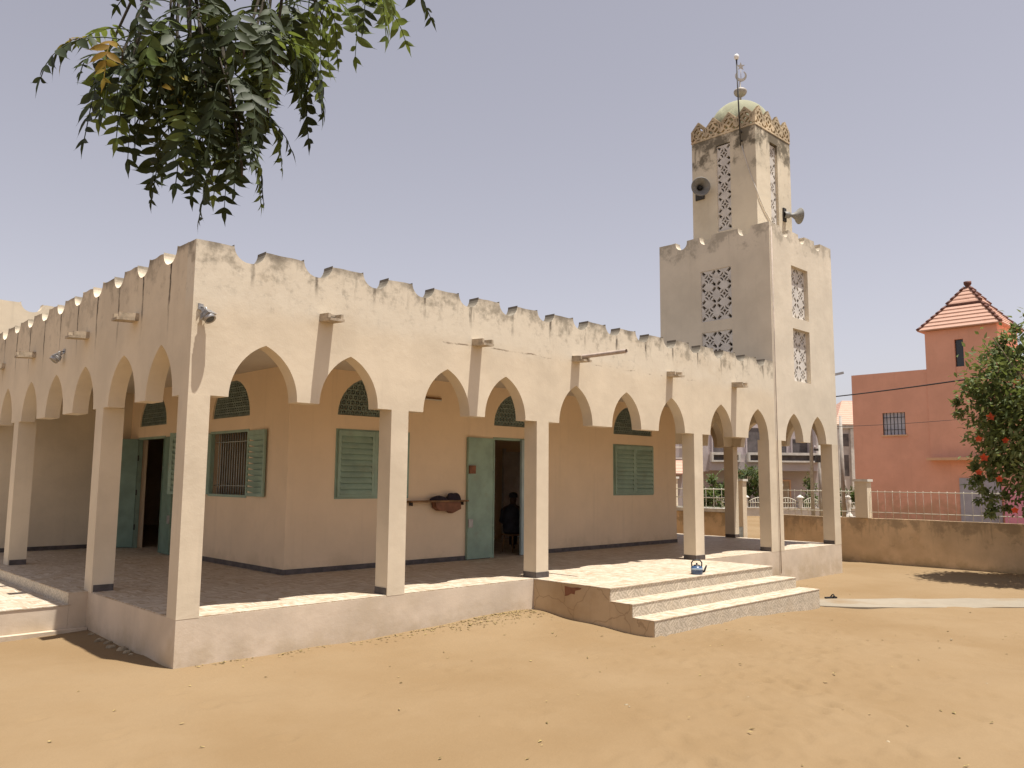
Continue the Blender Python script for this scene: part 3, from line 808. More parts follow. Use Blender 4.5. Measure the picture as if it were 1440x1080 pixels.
# ------------------------------------------------------------------ small things on the mosque
def floodlight(loc, rz, label):
    h = thing('floodlight', label, 'floodlight', loc, (0, 0, rz), group='floodlights under the parapet', local=True); h.scale = (.72, .72, .72)
    MB().box(-.06, .06, -.02, .0, .06, .16).tube([(0, -.02, .11), (0, -.11, .09), (0, -.15, .03)], .014, 8).obj('bracket', M['steel'], h)
    b = MB(); c = Vector((0, -.17, -.06)); ay = Vector((0, -.62, -.78)); az = Vector((0, .78, -.62)).normalized(); ax = Vector((1, 0, 0))
    b.lathe(c, [(.0, -.10), (.05, -.10), (.085, -.04), (.095, .07), (.085, .075), (.07, .06), (.0, .05)], 18, ay)
    b.obox(c-ay*.12, ax, ay, az, .035, .05, .035)
    for k in range(4): b.obox(c+az*-.0-ay*(.0+.03*k)+az*.0, ax, ay, az, .098-.01*k, .006, .098-.01*k)
    b.obj('lamp_head', M['steel'], h)
    MB().lathe(c+ay*.0615, [(.0, .004), (.068, .004)], 18, ay).obj('lens', M['glass'], h)
floodlight((.09, -.001, 3.44), radians(25), 'grey floodlight with a bent bracket at the near corner of the mosque')
floodlight((-.001, 4.82, 3.42), radians(-90), 'dark floodlight among black streaks on the shaded side of the mosque')
pp = MB().tube([(6.67, .1, 3.648), (6.69, -.4, 3.652), (6.71, -1.06, 3.655)], .034, 12, caps=False)
pp.tube([(6.67, .1, 3.648), (6.69, -.4, 3.652), (6.71, -1.055, 3.655)], .026, 12, caps=False)
tag(pp.obj('drain_pipe', M['pvc']), 'long brownish plastic pipe sticking out of a rain spout above the arcade', 'pipe')

kt = thing('kettle', 'small blue plastic kettle with a dark handle standing on the top step', 'kettle', (8.19, -1.36, 0.0006))
kx, ky, kz = 8.19, -1.36, .0006
MB().lathe((kx, ky, kz), [(.0, .0), (.088, .0), (.096, .012), (.098, .075)], 28).lathe((kx, ky, kz), [(.0975, .105), (.088, .125), (.06, .14), (.0, .142)], 28).obj('kettle_body', M['kblue'], kt)
MB().lathe((kx, ky, kz), [(.098, .075), (.1, .078), (.1, .102), (.0975, .105)], 28).obj('kettle_band', M['kband'], kt)
MB().lathe((kx, ky, kz+.139), [(.058, .0), (.05, .014), (.014, .02), (.012, .034), (.02, .042), (.0, .05)], 20).obj('kettle_lid', M['dark'], kt)
ux, uy = .716, -.698
MB().tube([(kx+ux*.085, ky+uy*.085, kz+.04), (kx+ux*.125, ky+uy*.125, kz+.052), (kx+ux*.145, ky+uy*.145, kz+.10), (kx+ux*.165, ky+uy*.165, kz+.15)], [.024, .02, .015, .012], 10).obj('spout', M['dark'], kt)
MB().tube([(kx-ux*.082, ky-uy*.082, kz+.12), (kx-ux*.086, ky-uy*.086, kz+.19), (kx-ux*.06, ky-uy*.06, kz+.228), (kx, ky, kz+.236), (kx+ux*.06, ky+uy*.06, kz+.228), (kx+ux*.086, ky+uy*.086, kz+.19), (kx+ux*.082, ky+uy*.082, kz+.12)], .0115, 8).obj('handle', M['dark'], kt)

sh = thing('wall_shelf', 'narrow brown board shelf on the wall between the shutter and the open door', 'shelf', (5.98, 2.9, 1.13))
MB().box(5.28, 6.66, 2.72, 2.905, 1.125, 1.155).obj('board', M['wood'], sh)
MB().box(5.36, 5.375, 2.80, 2.905, 1.06, 1.123).obj('shelf_bracket', M['iron'], sh)
MB().box(6.58, 6.595, 2.80, 2.905, 1.06, 1.123).obj('shelf_bracket', M['iron'], sh)
bx_ = MB().prism([(5.86, 1.121), (6.47, 1.121), (6.48, .99), (6.27, .91), (6.22, .95), (5.98, .96), (5.88, 1.02)], FRONT, 2.74, 2.88)
tag(bx_.obj('hanging_tray', M['brownbox']), 'reddish brown tray with a pointed lower corner hung under the wall shelf', 'tray')
def lump(name, mat, cx, cy, z, rx, ry, rz, seed):
    r = random.Random(seed); b = MB(); n, m = 20, 9; vs = []; ph = [r.uniform(0, 6) for _ in range(5)]
    for j in range(m):
        t_ = j/(m-1)
        for k in range(n):
            a = 2*pi*k/n; w = 1+.22*sin(2*a+ph[0])+.13*sin(3*a+ph[1])+.1*sin(5*a+ph[2]+t_*3)
            vs.append((cx+rx*cos(a)*w*cos(t_*pi/2)**.7, cy+ry*sin(a)*w*cos(t_*pi/2)**.7, z+rz*sin(t_*pi/2)*(1+.35*sin(2.0*a+ph[3])*cos(t_*pi/2))))
    fs = [(j*n+k, j*n+(k+1) % n, (j+1)*n+(k+1) % n, (j+1)*n+k) for j in range(m-1) for k in range(n)]
    fs.append(tuple(reversed(range(n)))); b.add(vs, fs, True); return b.obj(name, mat)
tag(lump('cloth_bundle', M['cloth'], 6.32, 2.79, 1.1552, .2, .075, .13, 2), 'higher rumpled dark bundle on the wall shelf nearest the door', 'bundle', 'dark bundles on the wall shelf')
tag(lump('cloth_bundle', M['cloth'], 5.96, 2.79, 1.1552, .19, .07, .085, 5), 'lower flat dark bundle on the wall shelf nearer the shutter', 'bundle', 'dark bundles on the wall shelf')
tl = thing('tube_lamp', 'slim lamp batten high on the wall left of the open door', 'lamp', (5.85, 2.9, 3.05))
MB().box(5.55, 6.05, 2.86, 2.909, 3.05, 3.09).obj('batten', M['wood'], tl)
MB().tube([(5.57, 2.84, 3.04), (6.03, 2.84, 3.04)], .013, 8).obj('tube', M['white'], tl)

# sandals
def sandal(x, y, z, rz, label):
    s = thing('sandal', label, 'sandal', (x, y, z), (0, 0, rz), group='black sandals beside the steps', local=True)
    out = [(-.13, -.03), (-.14, 0), (-.13, .03), (-.05, .033), (.04, .045), (.1, .045), (.135, .015), (.13, -.02), (.09, -.042), (0, -.034), (-.06, -.028)]
    MB().prism(out, lambda a, d, b: (a, b, d), .0, .025).obj('sole', M['shoe'], s)
    MB().tube([(.02, .045, .015), (.05, .03, .06), (.06, 0, .07), (.05, -.025, .06), (.02, -.04, .015)], .012, 6).tube([(.05, 0, .068), (.1, .0, .025)], .008, 6).obj('strap', M['shoe'], s)

# ------------------------------------------------------------------ ground
def sm(a, b, x):
    t_ = min(1, max(0, (x-a)/(b-a))); return t_*t_*(3-2*t_)
def ground(x, y):
    z = -.535 - .19*sm(6.2, 12.5, x) + .085*math.exp(-((x-4.9)/1.3)**2 - ((y+.1)/.7)**2) + .05*math.exp(-((x-.4)**2+(y-3.0)**2)/.8)
    z -= .06*math.exp(-((x-6.4)/1.2)**2-((y+2.1)/.8)**2)
    z -= .05*sm(-3.5, -9, y)*sm(4, 0, abs(x+2))
    return z
def coords(lo, hi, f0, f1, step):
    c = []; x = f0; d = step
    while x > lo: c.append(x); d *= 1.35 if x < f0 - .1 else 1; x -= d; d = max(d, step*1.3)
    c.append(lo); c = c[::-1]
    x = f0 + step
    while x < f1: c.append(x); x += step
    d = step
    while x < hi: c.append(x); d *= 1.35; x += d
    c.append(hi); return c
xs = coords(-350, 400, -4.2, 12.5, .055); ys = coords(-350, 400, -8.2, .35, .05)
import bisect
fr = random.Random(21); dents = []
for _ in range(620):
    # tracks of feet: mostly along the way from lower right to the steps
    if fr.random() < .6:
        k = fr.random(); x = 2.2+5.0*k+fr.gauss(0, 1.0); y = -6.3+3.3*k+fr.gauss(0, .75)
    else: x = fr.uniform(-3.5, 12); y = fr.uniform(-7.8, -.6)
    dents.append((x, y, fr.uniform(.035, .085), fr.uniform(.08, .15), fr.gauss(.7, .5), fr.uniform(.006, .022)))
ph = [(fr.uniform(.6, 4.5), fr.uniform(.6, 4.5), fr.uniform(0, 6), 1) for _ in range(14)]
Z = [[0.0]*len(xs) for _ in ys]
for j, y in enumerate(ys):
    for i, x in enumerate(xs):
        z = ground(x, y) if abs(x) < 60 and abs(y) < 60 else -.72
        if -5 < x < 13.5 and -9 < y < 1:
            z += .0045*sum(sin(a*x+b*y+p)*sin(b*.8*x-a*y+p*2) for a, b, p, _ in ph)
        Z[j][i] = z
for (dx, dy, a, b, an, dep) in dents:
    i0, i1 = bisect.bisect(xs, dx-.3), bisect.bisect(xs, dx+.3); j0, j1 = bisect.bisect(ys, dy-.3), bisect.bisect(ys, dy+.3)
    ca, sa = cos(an), sin(an)
    for j in range(j0, j1):
        for i in range(i0, i1):
            u = ((xs[i]-dx)*ca+(ys[j]-dy)*sa)/b; w = (-(xs[i]-dx)*sa+(ys[j]-dy)*ca)/a; r = u*u+w*w
            Z[j][i] += dep*(-math.exp(-r*1.1)+.45*math.exp(-(sqrt(r)-1.5)**2*3))
gm = MB(); nx = len(xs)
gm.add([(x, y, Z[j][i]) for j, y in enumerate(ys) for i, x in enumerate(xs)],
       [(j*nx+i, j*nx+i+1, (j+1)*nx+i+1, (j+1)*nx+i) for j in range(len(ys)-1) for i in range(nx-1)], True)
g = gm.obj('sand_ground', M['sand'], recalc=False); g['kind'] = 'structure'
# concrete path to the right of the steps
pth = MB(); a = Vector((10.5, -2.02)); d = Vector((.765, -.644)); nrm = Vector((.644, .765)); vs = []; n = 40
for k in range(n+1):
    for w in (0, .35, .8, 1.12):
        p = a + d*(k*.25) + nrm*(w + .025*sin(k*.9+w*5) + .015*sin(k*2.3+w*3)); vs.append((p.x, p.y, ground(p.x, p.y)+.014+.004*sin(k*1.3+w)))
fs = [(k*4+q, (k+1)*4+q, (k+1)*4+q+1, k*4+q+1) for k in range(n) for q in range(3)]
m0 = len(vs); vs += [(x, y, z-.12) for x, y, z in vs]
fs += [(k*4, k*4+m0, (k+1)*4+m0, (k+1)*4) for k in range(n)] + [(k*4+3, (k+1)*4+3, (k+1)*4+3+m0, k*4+3+m0) for k in range(n)] + [(q, q+1, q+1+m0, q+m0) for q in range(3)]
pth.add(vs, fs); p = pth.obj('path', M['slab']); p['kind'] = 'structure'
sandal(11.78, -1.66, ground(11.78, -1.66)+.016, .4, 'black sandal lying nearer the end of the lowest step')
sandal(12.1, -1.86, ground(12.1, -1.86)+.018, -.5, 'black sandal lying further out on the concrete path')
def stone(x, y, s_, seed, lab, grp):
    o = lump('stone', M['stone'], x, y, ground(x, y)-.004, s_, s_*.75, s_*.7, seed); tag(o, lab, 'stone', grp)
r = random.Random(14)
for k in range(9):
    stone(-.04-abs(r.gauss(0, .05)), r.uniform(.9, 2.7), r.uniform(.025, .06), 60+k, 'crumbled lump of footing in the shade along the side plinth', 'crumbled lumps along the side plinth')
for k in range(12):
    stone(r.uniform(-2.5, 9), r.uniform(-6.8, -2.6), r.uniform(.010, .020), 80+k, 'tiny dark pebble lying alone on the open sand', 'tiny pebbles on the open sand')
# leaf litter blown against the plinth and over the yard
lt = MB(); r = random.Random(4)
for k in range(740):
    if k < 420: x = r.gauss(4.8, .9); y = -.06-abs(r.gauss(0, .22))
    elif k < 560: x = r.uniform(.2, 5.6); y = -.05-abs(r.gauss(0, .08))
    else: x = r.uniform(-3.5, 14); y = r.uniform(-7.5, -.3)
    if 5.5 < x < 11.2 and y > -2.42: continue
    i = min(max(bisect.bisect(xs, x)-1, 0), nx-2); j = min(max(bisect.bisect(ys, y)-1, 0), len(ys)-2)
    z = max(Z[j][i], Z[j+1][i], Z[j][i+1], Z[j+1][i+1])+.006
    an = r.uniform(0, 6.28); L = r.uniform(.012, .034); w = L*r.uniform(.25, .5); ca, sa = cos(an), sin(an); tz = r.uniform(-.006, .012)
    lt.add([(x-ca*L, y-sa*L, z), (x+sa*w, y-ca*w, z+.006), (x+ca*L, y+sa*L, z+tz), (x-sa*w, y+ca*w, z+.004)], [(0, 1, 2, 3)])
o = lt.obj('leaf_litter', simple('dry_leaf', (.27, .20, .08), .8, .5, 40), recalc=False); o['kind'] = 'stuff'
tag(o, 'scatter of dry leaflets and crumbs on the sand, thickest along the plinth', 'leaf litter'); 

# ------------------------------------------------------------------ compound wall, piers, rails, gate
GZ = -.72
def bwall(y0, y1, label):
    b = MB(); n = max(2, int((y1-y0)/.4)); f = roughtop(.53, .01, int(y0*7)+40)
    strips(lambda s, d, z: (20.0+d+.028*(1.4-s), s, z), [y0+(y1-y0)*k/n for k in range(n+1)], f, -1.4, [], 0, .2, b)
    return tag(b.obj('boundary_wall', M['boundary'], merge=True), label, 'wall')
bwall(-16, 3.55, 'low stained brown boundary wall running along the right side of the yard')
bwall(4.75, 24, 'low brown boundary wall with white ledge seen behind the mosque gallery')
def xw(y): return 20.0+.028*(1.4-y)
def pier(y, label, top=1.57, w=.36, z0=.535, dep=.3):
    x = xw(y); p = thing('gate_pier', label, 'pier', (x+.1, y, z0), group='cream piers of the boundary wall')
    b = MB().box(x-.05, x-.05+dep, y-w/2, y+w/2, z0, top)
    b.obj('shaft', M['pillar'], p)
    MB().box(x-.09, x-.01+dep, y-w/2-.04, y+w/2+.04, top+.001, top+.07).obj('cap', M['white'], p)
pier(.77, 'broad cream pier on the wall in front of the terracotta house')
pier(7.3, 'cream pier on the wall showing beside the far corner of the hall', 1.62)
pier(4.62, 'tall white gate post with a bluish poster at the open gateway', 1.55, .24, GZ-.3, .24)
pier(3.42, 'gate post on the far side of the open gateway beside the minaret pillar', 1.4, .22, GZ-.3, .24)
po = MB().box(xw(4.62)-.0585, xw(4.62)-.0505, 4.52, 4.71, -.5, .1)
tag(po.obj('poster', M['poster']), 'pale blue and white poster on the white gate post', 'poster')
def rail(y0, y1, label, ledge=False):
    p = thing('railing', label, 'railing', (xw((y0+y1)/2)+.1, (y0+y1)/2, .54), group='iron railings on the boundary wall')
    b = MB(); X = lambda y: xw(y)+.1
    for z in (.70, 1.28) if not ledge else (.68, 1.0, 1.28): b.tube([(X(y0), y0, z), (X(y1), y1, z)], .011 if not ledge else .015, 6)
    b.obj('rail', M['creamiron'], p)
    c = MB(); n = int((y1-y0)/(.2 if not ledge else .26))
    for k in range(n+1):
        y = y0+(y1-y0)*k/n; c.tube([(X(y), y, .52), (X(y), y, 1.32)], .0055 if not ledge else .012, 5)
    c.obj('bars', M['creamiron'], p)
    if ledge:
        MB().box(X(y0)-.2, X(y0)+.14, y0+.02, y1-.02, .545, .66).obj('ledge', M['white'], p)
rail(-9, .56, 'thin cream railing on the wall in front of the terracotta house')
rail(.98, 3.25, 'thin cream railing on the wall seen through the minaret arches')
rail(5.05, 7.1, 'white barred railing with a white ledge next to the gate post', True)
rail(7.5, 11, 'white barred railing beyond the pier beside the hall corner', True)

# ------------------------------------------------------------------ houses
TH = thing('terracotta_house', 'terracotta plastered house with a tower room under a tiled pyramid roof', 'house', (36, 2, GZ))
HXW = 34.0
holes = []; br = [-6, 6.87]
h, b2 = rect(4.54, 5.52, 3.67, 4.67); holes.append(h); br += b2
strips(lambda s, d, z: (HXW+d, s, z), br, lambda s: 6.5, -1.2, holes, 0, .25).obj('wall', M['terra'], TH, merge=True)
MB().box(HXW+.251, 44, -6, 6.87, -1.2, 6.3).obj('wall', M['terra'], TH)
h, b2 = rect(2.01, 2.36, 6.2, 7.68)
tw = MB(); strips(lambda s, d, z: (HXW-.03+d, s, z), [.69, 3.54]+b2, lambda s: 8.16, 2.62, [h], 0, .25, tw)
tw.box(HXW+.221, HXW+2.9, .69, .94, 6.31, 8.16).box(HXW+.221, HXW+2.9, 3.29, 3.54, 6.31, 8.16).box(HXW+2.65, HXW+2.9, .942, 3.288, 6.31, 8.16)
tw.obj('tower_room', M['terra'], TH, merge=True)
MB().box(HXW+.1, HXW+.16, 1.9, 2.45, 6.15, 7.75).obj('window', M['glass'], TH)
w = MB().box(HXW+.12, HXW+.16, 4.54, 5.52, 3.67, 4.67).obj('window', M['whitebars'], TH)
g = MB()
for k in range(7): g.tube([(HXW+.03, 4.56+k*.157, 3.67), (HXW+.03, 4.56+k*.157, 4.67)], .016, 6)
g.tube([(HXW+.03, 4.54, 3.9), (HXW+.03, 5.52, 3.9)], .012, 6).tube([(HXW+.03, 4.54, 4.45), (HXW+.03, 5.52, 4.45)], .012, 6)
g.obj('window_bars', M['dark'], w)
MB().box(HXW-.06, HXW-.001, 4.46, 5.6, 3.60, 3.668).obj('window_sill', M['terralight'], w)
MB().box(HXW-.5, HXW-.001, 1.2, 3.56, 2.5, 2.615).obj('canopy', M['terralight'], TH)
MB().box(HXW-.05, HXW-.001, .9, 2.45, -1.2, 1.75).obj('garage_door', M['greydoor'], TH)
rf = MB()
def pyr(zs_, hw, flare, x, y):
    vs = []
    for z, h_ in zip(zs_, hw):
        for a, b in ((-1,-1),(1,-1),(1,1),(-1,1)): vs.append((x+a*h_, y+b*h_, z))
    fs = [(i*4+k, i*4+(k+1) % 4, (i+1)*4+(k+1) % 4, (i+1)*4+k) for i in range(len(zs_)-1) for k in range(4)]
    fs += [(3, 2, 1, 0), tuple(len(vs)-4+k for k in range(4))]
    rf.add(vs, fs)
RX, RY = HXW+1.4, 2.12; zz = []; hh = []
rows = [(8.17+.185*k, 1.62-.157*k, 1.62-.157*(k+1)) for k in range(6)] + [(9.36+.2*k, .66-.15*k, .66-.15*(k+1)) for k in range(4)]
for z, a, b in rows:
    dz = .185 if z < 9.3 else .2
    zz += [z, z+.045, z+dz]; hh += [a+.03, a+.035, b+.045]
pyr(zz, hh, 0, RX, RY)
ro = rf.obj('roof', M['roof'], TH)
cp = MB().lathe((RX, RY, 10.12), [(.13, 0), (.10, .12), (.16, .22), (.16, .32), (.0, .32)], 12)
for a, b in ((-1,-1),(1,-1),(1,1),(-1,1)):
    for z, f0, f1 in rows:
        dz = .185 if z < 9.3 else .2
        cp.tube([(RX+a*(f0+.03), RY+b*(f0+.03), z+.06), (RX+a*(f1+.05), RY+b*(f1+.05), z+dz+.03)], [.07, .045], 7)
cp.box(RX-.74, RX+.74, RY-.74, RY+.74, 9.275, 9.358)
cp.obj('ridge_tiles', M['rooftrim'], ro)
pw = MB().box(33.2, 33.4, -7, .62, -1.2, 1.32).box(33.15, 33.45, -7, .66, 1.321, 1.4)
tag(pw.obj('garden_wall', M['pink']), 'pink garden wall beside the grey door of the terracotta house', 'wall')

# things across the square: frame whose x runs along the opposite street front
SQ = radians(-44.2); OX, OY = 36.65, 32.4
rtv = Vector((.717, -.697, 0)); fwv = Vector((.697, .717, 0))
def sqp(x, y, z=0): return Vector((OX, OY, z)) + rtv*x + fwv*y
VI = thing('villa', 'grey lilac two storey villa with white edged balconies across the square', 'house', sqp(18, 5, 0), (0, 0, SQ), local=True)
dx = 18.0; dyy = 5.0
def vb(m, x0, x1, y0, y1, z0, z1): return m.box(x0-dx, x1-dx, y0-dyy, y1-dyy, z0, z1)
m = MB(); vb(m, 13.3, 22.6, 1.6, 10, -.9, 7.4); vb(m, 13.3, 14.1, .4, 1.59, 2.2, 7.4); vb(m, 21.75, 22.2, .2, 1.59, 3.4, 7.4); m.obj('wall', M['villa'], VI)
m = MB(); vb(m, 14.1, 22.3, 0, 1.59, 2.28, 2.9); vb(m, 14.1, 22.3, .25, .45, 2.901, 3.42); m.obj('balcony', M['villa'], VI)
for x0, x1 in ((14.15, 16.2), (16.75, 18.15), (18.9, 21.8)):
    m = MB(); vb(m, x0, x1, -.28, .24, 3.38, 3.56); vb(m, x0, x1, -.28, .24, 2.88, 3.0); vb(m, x0, x0+.14, -.28, .24, 3.001, 3.379); vb(m, x1-.14, x1, -.28, .24, 3.001, 3.379); m.obj('planter_ledge', M['white'], VI)
    m = MB(); vb(m, x0+.15, x1-.15, .1, .24, 3.001, 3.379); m.obj('planter_recess', M['villadark'], VI)
for x0, x1, z0, z1 in ((19.5, 20.05, 3.4, 5.6), (14.7, 15.6, 3.4, 5.4), (17.2, 18.2, 3.5, 5.4), (20.5, 21.6, 3.3, 4.6)):
    m = MB(); vb(m, x0, x1, 1.53, 1.598, z0, z1); w = m.obj('window', M['villadark'], VI)
    m = MB(); vb(m, x0-.1, x0-.001, 1.5, 1.597, z0, z1+.1); vb(m, x1+.001, x1+.1, 1.5, 1.597, z0, z1+.1); vb(m, x0, x1, 1.5, 1.597, z1+.002, z1+.1); m.obj('window_frame', M['villa'], w)
m = MB(); vb(m, 19.35, 20.2, 1.54, 1.598, -.8, 1.55); d_ = m.obj('door', M['villadoor'], VI)
m = MB(); vb(m, 19.25, 19.349, 1.5, 1.597, -.8, 1.66); vb(m, 20.201, 20.3, 1.5, 1.597, -.8, 1.66); vb(m, 19.35, 20.2, 1.5, 1.597, 1.552, 1.66); m.obj('door_frame', M['terralight'], d_)
m = MB(); vb(m, 14.6, 16.4, 1.54, 1.598, -.3, 1.4); m.obj('window', M['villadark'], VI)

FE = thing('garden_fence', 'white garden fence with arched iron panels in front of the lilac villa', 'fence', sqp(18, -4, -.8), (0, 0, SQ), local=True)
dyy = -4.0
m = MB()
def fb(m, x0, x1, y0, y1, z0, z1): return m.box(x0-18, x1-18, y0, y1, z0+.8, z1+.8)
fb(m, 13.2, 24.0, -.1, .1, -1.2, -.22); fb(m, 13.2, 24.0, -.15, .15, -.219, -.15); m.obj('base_wall', M['white'], FE)
posts = [13.6, 15.4, 17.2, 19.0, 20.45, 21.9, 23.4]
for x in posts:
    m = MB(); fb(m, x-.13, x+.13, -.13, .13, -.149, .45); q = m.obj('post', M['white'], FE)
    MB().lathe((x-18, 0, .8+.45), [(.24, 0), (.26, .05), (.16, .12), (.05, .2), (.0, .22)], 14).obj('post_cap', M['white'], q)
for x0, x1 in zip(posts[:-1], posts[1:]):
    m = MB(); L = x1-x0-.3; n = 9; pts = []
    for k in range(n+1):
        x = x0+.15+L*k/n-18; zt = .8+.18+.3*sin(pi*k/n); pts.append((x, 0, zt)); m.tube([(x, 0, .66), (x, 0, zt)], .022, 5)
    m.tube(pts, .03, 6); m.tube([(x0+.15-18, 0, .95), (x1-.15-18, 0, .95)], .025, 5)
    m.obj('iron_panel', M['creamiron'], FE)
# turned white posts further right
bs = thing('balustrade', 'white balustrade of turned posts on a stepped base beside the minaret edge', 'balustrade', sqp(20.0, -10, -.7), (0, 0, SQ), local=True)
m = MB().box(-1.2, 1.9, -.3, .3, -.3, .12).box(-1.2, 1.9, -.2, .2, .121, .25); m.obj('stepped_base', M['white'], bs)
for x in (-.3, .38, 1.1):
    MB().lathe((x, 0, .251), [(.22, 0), (.2, .1), (.1, .2), (.11, .6), (.17, .9), (.1, 1.02), (.16, 1.1), (.05, 1.2), (.0, 1.22)], 14).obj('turned_post', M['white'], bs)
MB().box(-1.2, 1.9, -.03, .03, 1.02, 1.06).obj('rail', M['white'], bs)

GH = thing('grey_house', 'tall grey house with a red tiled roof peeping between minaret and terracotta house', 'house', sqp(29.3, 8, -.9), (0, 0, SQ), local=True)
MB().box(-2.9, 6, 0, 8, -.4, 7.0).obj('wall', simple('pale_grey_render', (.52, .47, .43), .85, .08, 2), GH)
MB().box(-3.0, 6.1, -.25, -.001, 6.75, 7.05).box(-2.9, -2.6, -.2, -.001, 0, 6.7).box(-1.9, -1.65, -.2, -.001, 0, 6.7).obj('column', M['white'], GH)
MB().box(-2.4, -2.05, -.03, -.001, 2.9, 4.6).box(-2.5, -2.0, -.03, -.001, 5.3, 6.3).obj('window', M['villadark'], GH)
MB().add([(-3.2, -.4, 7.06), (6.2, -.4, 7.06), (6.2, 8.2, 7.06), (-3.2, 8.2, 7.06), (-1.2, 3, 9.3), (4.2, 3, 9.3)], [(0,1,5,4),(1,2,5),(2,3,4,5),(3,0,4),(3,2,1,0)]).obj('roof', M['roof'], GH)

SH = thing('tiled_house', 'small house with a red tiled awning visible behind the cream pier', 'house', sqp(7.5, -12, -.8), (0, 0, SQ), local=True)
MB().box(-2.6, 2.2, .5, 5, -.2, 3.05).box(-2.6, 2.2, 1.2, 5, 3.051, 6.5).obj('wall', M['villa'], SH)
MB().add([(-2.7, -.3, 2.75), (2.3, -.3, 2.75), (2.3, 1.0, 3.55), (-2.7, 1.0, 3.55), (-2.7, -.3, 2.65), (2.3, -.3, 2.65), (2.3, 1.0, 3.04), (-2.7, 1.0, 3.04)], [(0,1,2,3),(7,6,5,4),(0,4,5,1),(1,5,6,2),(2,6,7,3),(3,7,4,0)]).obj('awning_roof', M['roof'], SH)
MB().box(-2.7, 2.3, .9, 1.0, 3.56, 3.66).box(-2.7, 2.3, .9, 1.0, 4.2, 4.3).box(-.6, -.5, .9, 1.0, 3.66, 4.2).box(.3, .4, .9, 1.0, 3.66, 4.2).obj('balcony_rail', M['white'], SH)
MB().box(-1.0, .9, .46, .499, .6, 2.2).obj('window', M['villadark'], SH)

# poles, lamp, cables
def pole(loc, h, label, fit):
    p = thing('utility_pole', label, 'utility pole', loc, group='utility poles across the square')
    MB().tube([loc, (loc[0], loc[1], loc[2]+h)], [.12, .08], 10).obj('pole', M['concretepole'], p)
    x, y, z = loc; z += h
    if fit:
        m = MB().obox((x, y, z-.4), rtv, fwv, (0, 0, 1), .3, .05, .06).obox((x, y, z-.9), rtv, fwv, (0, 0, 1), .22, .12, .2); m.obj('crossarm', M['iron'], p)
        for k in (-1, 0, 1):
            q = Vector((x, y, z-.34))+rtv*.25*k; MB().lathe(q, [(.03, 0), (.05, .05), (.05, .14), (.0, .18)], 8).obj('insulator', M['villa'], p)
pole((39.85, 11.29, -.8), 4.5, 'stout utility pole with insulators seen through the right minaret arch', True)
pole((40.7, 10.42, -.8), 6.0, 'slender pole in the gap beside the terracotta house', False)
def cablepts(a, b, sag, n=16):
    a, b = Vector(a), Vector(b); return [a.lerp(b, k/n) - Vector((0, 0, sag*4*(k/n)*(1-k/n))) for k in range(n+1)]
lp = thing('street_lamp', 'street lamp whose grey head shows past the minaret edge', 'street lamp', (30.45, 7.25, -.75))
MB().tube([(30.45, 7.25, -.75), (30.45, 7.25, 5.85), (30.6, 7.12, 6.05), (31.2, 6.6, 6.2)], [.09, .06, .045, .035], 10).obj('pole', M['steel'], lp)
MB().obox((31.42, 6.38, 6.29), (.717, -.697, .22), (.697, .717, 0), (-.15, .15, 1), .24, .1, .05).obj('lamp_head', M['steel'], lp)
tag(MB().tube(cablepts((30.45, 7.25, 5.15), (15.0, -9.5, 4.3), .12), .022, 6).obj('overhead_cable', M['cable']), 'thick black cable crossing in front of the terracotta house', 'cable')
tag(MB().tube(cablepts((30.45, 7.25, 3.92), (33.97, -.5, 4.42), .12), .010, 5).obj('overhead_cable', M['cable']), 'thin wire slung across the barred window of the terracotta house', 'cable')

# ------------------------------------------------------------------ person seated inside the doorway
def skin_body(name, verts, edges, radii, mat, parent, sub=2):
    me = bpy.data.meshes.new(name); me.from_pydata(verts, edges, []); o = bpy.data.objects.new(name, me); COL.objects.link(o)
    o.parent = parent; me.materials.append(mat)
    md = o.modifiers.new('Skin', 'SKIN'); md.use_smooth_shade = True
    for i, rr in enumerate(radii): me.skin_vertices[0].data[i].radius = (rr if isinstance(rr, tuple) else (rr, rr))
    me.skin_vertices[0].data[0].use_root = True
    s_ = o.modifiers.new('Sub', 'SUBSURF'); s_.levels = sub; s_.render_levels = sub
    return o
PE = thing('person', 'person in shade-darkened clothes sitting just inside the open green door', 'person', (8.72, 3.62, .0006), (0, 0, radians(118)), local=True)
V = [(0,0,.47),(0,.02,.62),(0,.04,.80),(0,.03,.93),(0,.01,1.02),(0,-.01,1.10),(0,-.02,1.19),     # pelvis..head
     (.19,.03,.90),(.24,-.04,.66),(.15,-.24,.55),(.11,-.31,.54), (-.19,.03,.90),(-.24,-.04,.66),(-.15,-.24,.55),(-.11,-.31,.54),
     (.1,-.02,.46),(.13,-.44,.48),(.13,-.42,.08),(.14,-.55,.045), (-.1,-.02,.46),(-.13,-.44,.48),(-.13,-.42,.08),(-.14,-.55,.045)]
E_ = [(0,1),(1,2),(2,3),(3,4),(4,5),(5,6),(3,7),(7,8),(8,9),(9,10),(3,11),(11,12),(12,13),(13,14),(0,15),(15,16),(16,17),(17,18),(0,19),(19,20),(20,21),(21,22)]
Rr = [.14,.145,.15,.12,.055,.085,.08,.065,.05,.038,.03,.065,.05,.038,.03,.095,.07,.045,.035,.095,.07,.045,.035]
skin_body('body', V, E_, Rr, M['skin'], PE)
m = MB()
pr = [(.20,.42),(.215,.55),(.20,.68),(.205,.82),(.17,.93),(.085,1.0),(.075,1.02)]
m.lathe((0, .02, 0), pr, 28)
m.tube([(.17,.03,.9),(.25,-.04,.66),(.16,-.22,.555)], [.085,.075,.06], 12).tube([(-.17,.03,.9),(-.25,-.04,.66),(-.16,-.22,.555)], [.085,.075,.06], 12)
